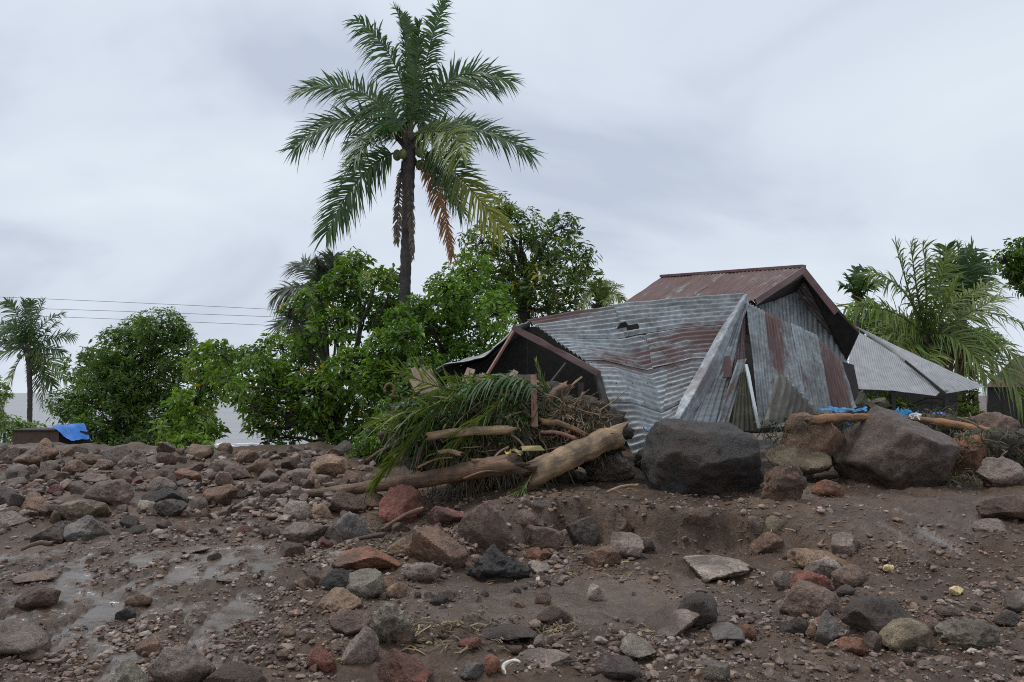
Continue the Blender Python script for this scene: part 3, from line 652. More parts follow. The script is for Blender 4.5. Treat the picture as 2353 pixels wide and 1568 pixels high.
def palm(name, label, base_px, depth, fronds, trunk, tr, leaf, group=None, n=62, wid=0.022, nuts=0, seed=0, colors=('deep', 'mid'), stalk=0.03, trunkcol=(0.060, 0.046, 0.042)):
    h = empty(name, label, 'palm tree', group); r = np.random.default_rng(seed); bx, by = base_px
    P = np.array([pix(x, y, depth) for x, y in trunk]); P = poly_interp(P, np.linspace(0, 1, 130)); g = hz(P[-1, 0], P[-1, 1]); 
    if P[-1, 2] > g: P = np.concatenate([P, [[P[-1, 0], P[-1, 1], g - 0.2]]])
    k = len(P); R = tr * (1 + 0.35 * np.exp(-np.linspace(0, 6, k) * 1.5) + 0.09 * ((np.arange(k) * 0.31) % 1.0)); V, F = tube(P, R, 12, 0.12, seed)
    C = np.array(trunkcol) * (0.8 + 0.4 * noise3(V * np.array((2, 2, 9)))[:, None] + 0.1)
    obj('trunk', make_mesh('trunk', V, F, np.abs(C)), M['bark'], h)
    b = pix(bx, by, depth)
    for i, f in enumerate(fronds):
        mx, my, tx, ty = f[:4]; o = dict(f[4]) if len(f) > 4 else {}; dd = o.pop('d', r.normal() * 0.5); dm = dd * 0.55; bb = b + r.normal(size=3) * np.array((0.06, 0.06, 0.04))
        if 'b' in o: bb = pix(*o.pop('b'), depth)
        lf = leaf * o.pop('leaf', 1.0)
        frond(h, bb, pix(mx, my, depth + dm), pix(tx, ty, depth + dd), lf, o.pop('n', n), o.pop('c', colors), o.pop('tw', (0.4 + 0.2 * r.normal()) * (1 if mx > bx else -1)), o.pop('dr', 0.35), seed * 50 + i, wid, stalk, **o)
    mb = MB(); d, F = icosphere(3); wc = np.array((0.062, 0.046, 0.032)); mb.add(d * (1 + 0.25 * fbm(d * 4 + seed, 3))[:, None] * np.array((1.45, 1.45, 2.4)) * tr + b - np.array((0, 0, tr * 1.1)), [F], wc)
    for i in range(16):
        a = i * 2.4; o = np.array((math.cos(a), math.sin(a) * 0.9, 0)); t = np.linspace(0, 1, 6)[:, None]; up = r.uniform(0.2, 1.3)
        P = b - np.array((0, 0, tr * (2.2 - 0.1 * i))) + o * tr * 0.8 + t * (o * tr * 2.6 + np.array((0, 0, tr * 2.6 * up))) ; mb.add(*tube(P, np.linspace(tr * 0.42, tr * 0.12, 6), 6), wc * r.uniform(0.7, 1.5) * np.array((1, 1.1, 0.9)))
    obj('leaf_sheath', mb.mesh('leaf_sheath'), M['bark'], h)
    for i in range(nuts):
        a = r.uniform(0, 6.28); V, F = icosphere(2); V = V * np.array((0.11, 0.11, 0.14)) + b + np.array((0.3 * math.cos(a), 0.3 * math.sin(a) - 0.1, -0.55 + r.normal() * 0.14)); obj('coconut', make_mesh('coconut', V, [F]), M['nut'], h)
    return h

z6 = lambda x, y: (633.5 + x * 0.42326, y * 0.42326)
def zf(f, *pts, **o):
    q = [f(*p) for p in pts]; return (*q[0], *q[1], o)
main = [
 zf(z6, (650, 360), (440, 108), d=0.6, dr=0.6, leaf=0.9, c=('deep', 'mid'), tw=-1.0),
 zf(z6, (716, 320), (650, 45), d=0.2, dr=0.2, tw=0.9, leaf=0.55), zf(z6, (728, 300), (690, 80), d=0.7, dr=0.2, tw=0.3, leaf=0.5),
 zf(z6, (822, 310), (918, 8), d=0.0, dr=0.5, tw=0.3, leaf=0.8), zf(z6, (765, 330), (780, 130), d=-0.6, dr=0.2, tw=0.5, leaf=0.45),
 zf(z6, (955, 430), (1265, 440), d=0.4, dr=0.3, tw=0.75), zf(z6, (980, 470), (1180, 500), d=1.4, dr=0.3, tw=0.5, leaf=0.8),
 zf(z6, (1040, 690), (1375, 830), d=0.2, dr=0.3, tw=0.55), zf(z6, (930, 690), (1080, 680), d=1.2, dr=0.3, leaf=0.7),
 zf(z6, (930, 720), (1010, 850), d=-1.6, dr=0.35, leaf=0.95, c=('mid', 'lime'), tw=0.7),
 zf(z6, (985, 950), (1225, 1240), d=-0.5, dr=0.3, c=('deep', 'mid', 'yel'), tw=0.7, b=(970, 345)),
 zf(z6, (880, 1060), (960, 1390), d=-0.3, dr=0.55, c=('brown', 'brown'), leaf=0.36, tw=0.9, thin=0.1, b=(965, 355)),
 zf(z6, (668, 1100), (655, 1310), d=-0.2, dr=0.7, c=('grey', 'dead'), leaf=0.22, thin=0.4, b=(925, 370)),
 zf(z6, (735, 1120), (745, 1400), d=-0.5, dr=0.8, c=('grey', 'dead'), leaf=0.16, thin=0.4, b=(940, 380)),
 zf(z6, (470, 950), (275, 1265), d=-0.2, dr=0.3, tw=-0.8, b=(915, 350)),
 zf(z6, (400, 640), (108, 805), d=0.1, dr=0.3, tw=-0.7), zf(z6, (455, 500), (138, 490), d=0.3, dr=0.3, tw=-0.7),
 zf(z6, (540, 740), (430, 890), d=-1.3, dr=0.4, leaf=0.8, tw=0.3), zf(z6, (570, 580), (480, 620), d=1.5, dr=0.4, leaf=0.7),
 zf(z6, (880, 930), (1010, 1150), d=0.8, dr=0.4, leaf=0.8, b=(965, 345)),
 zf(z6, (600, 700), (400, 780), d=1.2, dr=0.4, leaf=0.75),
]
palm('coconut_palm', 'tall coconut palm with dead brown frond rising behind the bushes', (941, 318), 18.9, main, [(941, 318), (938, 450), (932, 620), (928, 770), (927, 900)], 0.14, 0.84, 'coconut palms', 100, 0.024, 7, 1)
z4 = lambda x, y: (x * 0.30782, 603.3 + y * 0.30782)
p2 = [zf(z4, m, t, **o) for m, t, o in [
 ((130, 400), (50, 290), {}), ((190, 430), (180, 290), dict(tw=1.0)), ((215, 440), (235, 290), dict(tw=0.8)), ((270, 440), (325, 285), {}), ((320, 470), (462, 385), {}), ((320, 540), (435, 450), {}),
 ((380, 570), (550, 548), {}), ((340, 640), (460, 670), {}), ((360, 720), (500, 880), dict(c=('mid', 'lime'))), ((290, 800), (320, 1050), dict(c=('dead', 'mid'))), ((300, 760), (390, 920), {}),
 ((120, 780), (35, 1040), dict(c=('mid', 'lime', 'yel'))), ((100, 650), (-20, 690), dict(c=('mid', 'lime'))), ((100, 590), (-30, 600), {}), ((90, 520), (-30, 440), {}), ((120, 480), (0, 540), {})]]
palm('coconut_palm', 'slim coconut palm standing before the sea beside the tarp shed', (63, 800), 40, p2, [(65, 800), (69, 900), (68, 975)], 0.12, 0.75, 'coconut palms', 44, 0.032, 5, 2)
z5 = lambda x, y: (482.7 + x * 0.34636, 543 + y * 0.34636)
p3 = [zf(z5, m, t, **o) for m, t, o in [((660, 200), (575, 200), {}), ((725, 240), (712, 180), dict(tw=1.0)), ((790, 230), (822, 140), {}), ((580, 340), (458, 370), dict(dr=0.6)), ((620, 470), (450, 600), {}), ((650, 560), (560, 640), {}), ((700, 560), (640, 690), {}), ((860, 300), (960, 330), {}), ((690, 600), (700, 720), dict(c=('dead', 'dead'), leaf=0.6))]]
palm('coconut_palm', 'distant grey green coconut palm half hidden by the almond tree', (741, 661), 33, p3, [(741, 661), (745, 760), (742, 900)], 0.20, 1.15, 'coconut palms', 60, 0.04, 0, 3, ('blue', 'grey'))
p4 = [(1362, 672, 1338, 705, {}), (1368, 665, 1358, 652, {}), (1385, 668, 1398, 648, {}), (1398, 664, 1422, 656, {}), (1402, 676, 1428, 688, {}), (1392, 690, 1410, 715, {}), (1380, 664, 1376, 645, {})]
palm('young_palm', 'small pale palm peeking over the buckled roof beside the mango tree', (1378, 700), 24, p4, [(1378, 700), (1378, 800)], 0.10, 0.42, 'coconut palms', 34, 0.02, 0, 4, ('mid', 'lime'))
z3 = lambda x, y: (1810 + x * 0.40401, 512.8 + y * 0.40401)
p5 = [zf(z3, m, t, **o) for m, t, o in [
 ((690, 390), (615, 130), dict(tw=0.8, d=0.4)), ((735, 380), (700, 120), dict(tw=1.2)), ((790, 380), (770, 130), dict(tw=1.0)), ((660, 390), (470, 290), dict(dr=0.5, d=-0.3)), ((600, 510), (330, 480), dict(dr=0.5, d=-0.5)), ((850, 420), (900, 170), dict(tw=0.6)),
 ((930, 470), (1180, 340), dict(dr=0.5, d=0.8)), ((1000, 530), (1200, 430), dict(dr=0.5)), ((1030, 510), (1345, 575), dict(dr=0.55, d=0.9)), ((1060, 620), (1300, 760), dict(dr=0.6, d=-0.5)), ((1080, 700), (1325, 985), dict(dr=0.55, d=-1.0)),
 ((640, 620), (480, 660), dict(dr=0.5, d=0.4)), ((720, 690), (660, 720), dict(d=-0.9, leaf=0.8)), ((800, 730), (810, 800), dict(d=-1.0, c=('mid', 'lime'), leaf=0.8)), ((920, 720), (1010, 860), dict(c=('brown', 'dead'), d=-0.6, leaf=0.8)), ((960, 660), (1130, 880), dict(d=-1.2)), ((880, 500), (960, 330), dict(c=('mid', 'lime'), d=-0.8)),
 ((700, 560), (560, 560), dict(d=0.9)), ((860, 760), (900, 900), dict(c=('dead', 'brown'), leaf=0.6))]]
palm('coconut_palm', 'bushy young coconut palm with drooping fronds beside the grey shelter roof', (2127, 782), 20, p5, [(2127, 782), (2128, 860), (2130, 985)], 0.17, 0.8, 'coconut palms', 54, 0.024, 0, 5, ('mid', 'lime'), 0.04, (0.12, 0.09, 0.05))
p6 = [zf(z3, m, t, **o) for m, t, o in [((950, 300), (905, 140), {}), ((1000, 300), (1050, 150), dict(tw=0.8)), ((1040, 340), (1110, 250), {}), ((930, 350), (860, 240), {}), ((920, 420), (850, 400), {}), ((1040, 410), (1100, 370), {}), ((975, 300), (970, 130), dict(tw=1.0)), ((960, 340), (920, 210), dict(tw=0.5)), ((1015, 350), (1075, 200), {})]]
palm('coconut_palm', 'second coconut palm crown rising behind the bushy young palm', (2208, 703), 25, p6, [(2208, 703), (2206, 985)], 0.15, 0.95, 'coconut palms', 46, 0.03, 0, 6, ('blue', 'mid'))
p7 = [zf(z3, m, t, **o) for m, t, o in [((345, 375), (308, 355), {}), ((365, 345), (335, 305), {}), ((395, 330), (388, 262), {}), ((415, 330), (425, 262), {}), ((430, 350), (450, 305), {}), ((455, 355), (528, 345), {}), ((460, 375), (480, 350), {})]]
palm('areca_palm', 'slender areca palm with ragged dark fan crown near the rear gable', (1972, 682), 22, p7, [(1972, 682), (1970, 740), (1968, 985)], 0.06, 0.40, None, 14, 0.042, 0, 7, ('deep', 'mid'), 0.03, (0.12, 0.11, 0.09))

# ------------------------------------------------------------------ broadleaf trees and shrubs
def tree(name, label, cat, depth, blobs, limbs, leaf=0.16, dens=1.0, cols=((0.04, 0.085, 0.018), (0.07, 0.13, 0.025)), tips=None, seed=0, group=None, trunk_r=0.16, droopy=0.3, width=0.42, trunk=None, gap=0.0, hollow=0.45, spread=0.8):
    h = empty(name, label, cat, group); r = np.random.default_rng(seed + 500)
    B = []
    for (cx, cy, rx, ry) in blobs:
        dz = r.normal() * spread; c = pix(cx, cy, depth + dz); k = (depth + dz) / FD; B.append((c, rx * k, (rx + ry) / 2 * k * 1.0, ry * k))
    # wood
    mb = MB(); wc = np.array((0.045, 0.036, 0.028))
    tk = trunk or [(blobs[0][0], blobs[0][1]), (blobs[0][0], 1050)]
    TP = poly_interp(np.array([pix(x, y, depth) for x, y in tk[::-1]]), np.linspace(0, 1, 16)); g = hz(TP[0, 0], TP[0, 1])
    TP = np.concatenate([[[TP[0, 0], TP[0, 1], min(g, TP[0, 2]) - 0.2]], TP]); V, F = tube(TP, np.linspace(trunk_r * 1.2, trunk_r * 0.55, len(TP)), 9, 0.2, seed)
    obj('trunk', make_mesh('trunk', V, F, np.broadcast_to(wc, (len(V), 3))), M['bark'], h)
    for L in limbs:
        P = poly_interp(np.array([pix(x, y, depth) for x, y in L]), np.linspace(0, 1, 14)); P[1:-1] += r.normal(size=(12, 3)) * 0.03; mb.add(*tube(P, np.linspace(trunk_r * 0.5, 0.03, 14), 6, 0.2, seed), wc)
    twP = []
    for (c, rx, ry, rz) in B:
        j = TP[max(2, int(np.argmin(np.abs(TP[:, 2] - (c[2] - 0.6 * rz)))))]
        t = np.linspace(0, 1, 9)[:, None]; P = j + (c - j) * t + np.array((0, 0, 0.25)) * np.sin(np.pi * t) * r.normal() + 0.04 * r.normal(size=(9, 3)) * np.sin(np.pi * t)
        mb.add(*tube(P, np.linspace(trunk_r * 0.38, 0.02, 9), 5), wc)
        for _ in range(14):
            d = unit(r.normal(size=3) + np.array((0, 0, 0.4))); e = c + d * np.array((rx, ry, rz)) * r.uniform(0.6, 0.95); m = (c + e) / 2 + r.normal(size=3) * 0.08
            twP.append(poly_interp(np.array([c, m, e]), np.linspace(0, 1, 5)))
    tw = np.array(twP); V, F = tubes_many(tw, np.broadcast_to(np.linspace(0.022, 0.007, 5), tw.shape[:2]), 4); mb.add(V, [F], wc)
    obj('branches', mb.mesh('branches'), M['bark'], h)
    # leaves: rosettes spread through the outer crown
    Vs = []; Fs = []; Cs = []; nb = 0
    for bi, (c, rx, ry, rz) in enumerate(B):
        area = 4 * math.pi * (((rx * ry) ** 1.6 + (rx * rz) ** 1.6 + (ry * rz) ** 1.6) / 3) ** (1 / 1.6)
        k = 7; ncl = int(dens * area / (leaf ** 2) * 1.25)
        d = unit(r.normal(size=(ncl, 3))); rad = (hollow + (1 - hollow) * r.uniform(size=ncl) ** 0.6) * (1 + 0.18 * noise3(d * 2.5 + bi * 5))
        ctr = c + d * rad[:, None] * np.array((rx, ry, rz))
        keep = fbm(ctr * (0.55 / leaf) * 0.25 + seed, 2) > -0.55 + gap
        ctr, d, rad = ctr[keep], d[keep], rad[keep]; ncl = len(ctr)
        ax = unit(d * 0.7 + np.array((0, 0, 0.75)) + 0.45 * r.normal(size=(ncl, 3)))
        p = np.repeat(ctr, k, 0); ax = np.repeat(ax, k, 0); n = len(p)
        o = r.normal(size=(n, 3)); o = unit(o - (o * ax).sum(1)[:, None] * ax)
        ld = unit(o + ax * r.uniform(0.0, 0.7, n)[:, None] - np.array((0, 0, droopy)) * r.uniform(0.3, 1.2, n)[:, None])
        Ln = leaf * r.uniform(0.6, 1.25, n) * np.repeat(r.uniform(0.6, 1.25, ncl), k); nn = unit(np.cross(np.cross(ld, ax), ld) + 0.25 * r.normal(size=(n, 3))); sd = unit(np.cross(ld, nn)); p = p + o * leaf * 0.12 + r.normal(size=(n, 3)) * leaf * 0.15
        w = (Ln * width / 2)[:, None]; mid = p + ld * (Ln * 0.52)[:, None]; tip = p + ld * Ln[:, None] - np.array((0, 0, 0.12)) * Ln[:, None]
        V = np.stack([p, mid + sd * w + nn * w * 0.35, tip, mid - sd * w + nn * w * 0.35], 1)
        ii = (np.arange(n) * 4)[:, None] + nb; Fs.append(np.concatenate([ii + [[0, 1, 2]], ii + [[0, 2, 3]]])); nb += n * 4
        clump = np.repeat(0.5 + 0.9 * noise3(ctr * 0.9 + 3 + seed) + 0.35 * r.normal(size=ncl), k); x = np.clip(clump + 0.2 * r.normal(size=n), 0, 1)[:, None]
        C = np.array(cols[0]) * (1 - x) + np.array(cols[1]) * x
        if tips is not None: y = np.repeat((r.uniform(size=ncl) < tips[1]) & (noise3(ctr * 0.8 + 40) > -0.1), k)[:, None]; C = np.where(y, np.array(tips[0]), C)
        C = C * r.uniform(0.75, 1.25, (n, 1)) * np.array((2.35, 1.95, 1.4)); Vs.append(V.reshape(-1, 3)); Cs.append(np.repeat(C, 4, 0))
    o = obj('crown', make_mesh('crown', np.concatenate(Vs), [np.concatenate(Fs)], np.concatenate(Cs), smooth=False), M['leaf'], h); o['kind'] = 'stuff'
    return h

tree('round_tree', 'dense round dark green tree beside the tarp shed on the shore', 'tree', 30, [(370, 752, 58, 48), (325, 775, 60, 50), (290, 805, 75, 55), (405, 805, 48, 55), (215, 845, 66, 50), (310, 880, 95, 70), (400, 880, 55, 60), (160, 930, 50, 42), (240, 960, 95, 58), (340, 970, 85, 60), (430, 960, 60, 60), (195, 1000, 75, 38), (320, 1015, 100, 35), (265, 880, 90, 60), (420, 770, 26, 24)], [], 0.20, 0.85, ((0.030, 0.068, 0.018), (0.058, 0.112, 0.028)), None, 1, trunk_r=0.3, trunk=[(300, 850), (300, 1050)], width=0.36, gap=0.0)
tree('shore_shrub', 'bright leafy shrub overlapping the round tree on its inner side', 'shrub', 25, [(462, 850, 40, 38), (490, 895, 34, 42), (440, 930, 50, 42), (465, 985, 46, 45), (400, 985, 42, 42), (430, 1020, 62, 22), (478, 815, 30, 24), (500, 850, 30, 26), (520, 835, 30, 22)], [], 0.24, 0.8, ((0.045, 0.10, 0.018), (0.085, 0.155, 0.028)), ((0.16, 0.15, 0.03), 0.05), 2, trunk_r=0.1, trunk=[(440, 960), (445, 1060)])
tree('almond_tree', 'spreading sea almond tree with dark trunk below the tall palm', 'tree', 20.5, [(818, 608, 44, 34), (868, 640, 40, 28), (905, 640, 22, 26), (790, 655, 62, 38), (735, 690, 56, 40), (664, 718, 32, 22), (840, 715, 72, 42), (770, 750, 60, 42), (900, 745, 52, 52), (645, 800, 56, 34), (560, 822, 58, 28), (505, 812, 34, 26), (598, 850, 62, 34), (690, 850, 58, 46), (525, 872, 36, 28), (560, 890, 42, 22), (640, 895, 52, 34), (604, 975, 36, 44), (645, 1010, 36, 28), (720, 905, 74, 55), (815, 850, 76, 56), (740, 965, 62, 42), (850, 930, 74, 56), (840, 1000, 54, 44), (895, 865, 62, 56), (610, 925, 30, 26), (700, 790, 44, 34), (630, 860, 50, 36), (900, 690, 40, 34), (590, 940, 34, 30), (560, 920, 30, 24), (690, 960, 50, 40), (780, 1010, 40, 30)], [[(770, 1010), (700, 965), (640, 940), (600, 925), (560, 905), (530, 890)], [(775, 990), (760, 900), (745, 800), (720, 720)], [(780, 990), (810, 880), (830, 760), (820, 640)], [(600, 925), (580, 880), (560, 840)], [(700, 965), (640, 985), (600, 1010)], [(745, 800), (690, 745), (655, 720)]], 0.20, 0.78, ((0.030, 0.072, 0.014), (0.072, 0.140, 0.024)), ((0.17, 0.15, 0.03), 0.03), 3, trunk_r=0.17, trunk=[(765, 900), (775, 990), (780, 1060)], gap=0.03, spread=0.7)
tree('mango_tree', 'tall mango tree with yellowish tips behind the buckled roof', 'tree', 26, [(1150, 478, 38, 34), (1190, 515, 62, 44), (1292, 525, 48, 38), (1108, 558, 54, 42), (1200, 590, 85, 58), (1312, 598, 62, 56), (1250, 650, 85, 48), (1345, 648, 36, 42), (1220, 700, 80, 40), (1130, 625, 60, 50), (1310, 695, 50, 28), (1165, 690, 50, 60), (1255, 560, 50, 45)], [], 0.25, 0.62, ((0.022, 0.050, 0.014), (0.055, 0.100, 0.020)), ((0.17, 0.17, 0.03), 0.10), 4, trunk_r=0.28, trunk=[(1210, 640), (1205, 760), (1205, 1000)], width=0.3, droopy=0.7, gap=0.05)
tree('leafy_tree', 'bright small leaved tree between the tall palm and mango', 'tree', 18.5, [(1082, 618, 52, 38), (1020, 668, 46, 44), (1110, 685, 58, 46), (1140, 720, 42, 52), (960, 722, 50, 44), (1060, 755, 74, 56), (985, 790, 62, 54), (1085, 815, 66, 34), (920, 845, 62, 56), (1000, 850, 56, 40), (1140, 770, 34, 34), (1040, 690, 60, 50), (945, 920, 60, 60), (930, 775, 46, 40), (950, 712, 36, 30), (915, 730, 34, 26), (880, 800, 46, 44), (860, 880, 50, 50), (1150, 690, 30, 40)], [], 0.145, 0.8, ((0.035, 0.088, 0.014), (0.085, 0.165, 0.026)), None, 5, trunk_r=0.13, trunk=[(1030, 760), (1010, 900), (1000, 1050)], gap=0.02)
tree('edge_tree', 'dark leafy tree reaching in from the picture edge above the palms', 'tree', 23, [(2308, 602, 40, 28), (2345, 575, 36, 40), (2348, 650, 28, 26), (2420, 600, 70, 80), (2385, 640, 50, 40), (2360, 610, 50, 40)], [], 0.2, 0.8, ((0.025, 0.060, 0.014), (0.050, 0.105, 0.022)), None, 6, trunk_r=0.2, trunk=[(2440, 620), (2450, 1000)])
tree('backdrop_shrub', 'light green shrub behind the areca palm', 'shrub', 27, [(1990, 722, 44, 34), (1965, 745, 30, 30), (2030, 745, 40, 36), (2060, 775, 60, 40), (2130, 790, 90, 40), (2230, 790, 80, 40)], [], 0.16, 0.8, ((0.04, 0.10, 0.014), (0.08, 0.16, 0.03)), None, 7, trunk_r=0.1, trunk=[(2050, 760), (2050, 1000)])
tree('coast_shrub', 'pale shrub at the picture edge under the slim palm', 'shrub', 34, [(-6, 905, 26, 36), (18, 990, 40, 34), (62, 985, 40, 16), (-20, 960, 30, 40)], [], 0.2, 0.7, ((0.05, 0.095, 0.03), (0.085, 0.14, 0.05)), None, 8, trunk_r=0.08, trunk=[(10, 980), (10, 1060)], gap=0.05)
tree('low_shrub', 'low yellow green shrub seen under the almond tree by its trunk', 'shrub', 22, [(735, 1030, 26, 20), (715, 1046, 24, 12), (690, 1058, 24, 10)], [], 0.12, 0.7, ((0.07, 0.14, 0.02), (0.12, 0.19, 0.03)), None, 9, trunk_r=0.04, trunk=[(735, 1030), (735, 1070)])
tree('wall_shrub', 'dark bush growing between the debris heap and almond tree', 'shrub', 15, [(905, 960, 46, 50), (870, 1010, 50, 44), (930, 900, 40, 40), (960, 850, 34, 34), (840, 1040, 40, 24)], [], 0.11, 0.8, ((0.025, 0.065, 0.012), (0.06, 0.12, 0.02)), None, 10, trunk_r=0.06, trunk=[(890, 980), (890, 1070)], spread=0.2)
tree('shelter_shrub', 'dark weeds growing under the eave of the grey shelter roof', 'shrub', 16.9, [(2012, 922, 44, 20), (2060, 932, 40, 16), (1980, 940, 26, 16), (2226, 925, 12, 40), (2222, 950, 30, 16)], [], 0.12, 0.7, ((0.03, 0.065, 0.014), (0.07, 0.11, 0.02)), None, 11, trunk_r=0.04, trunk=[(2030, 930), (2030, 985)], spread=0.15)
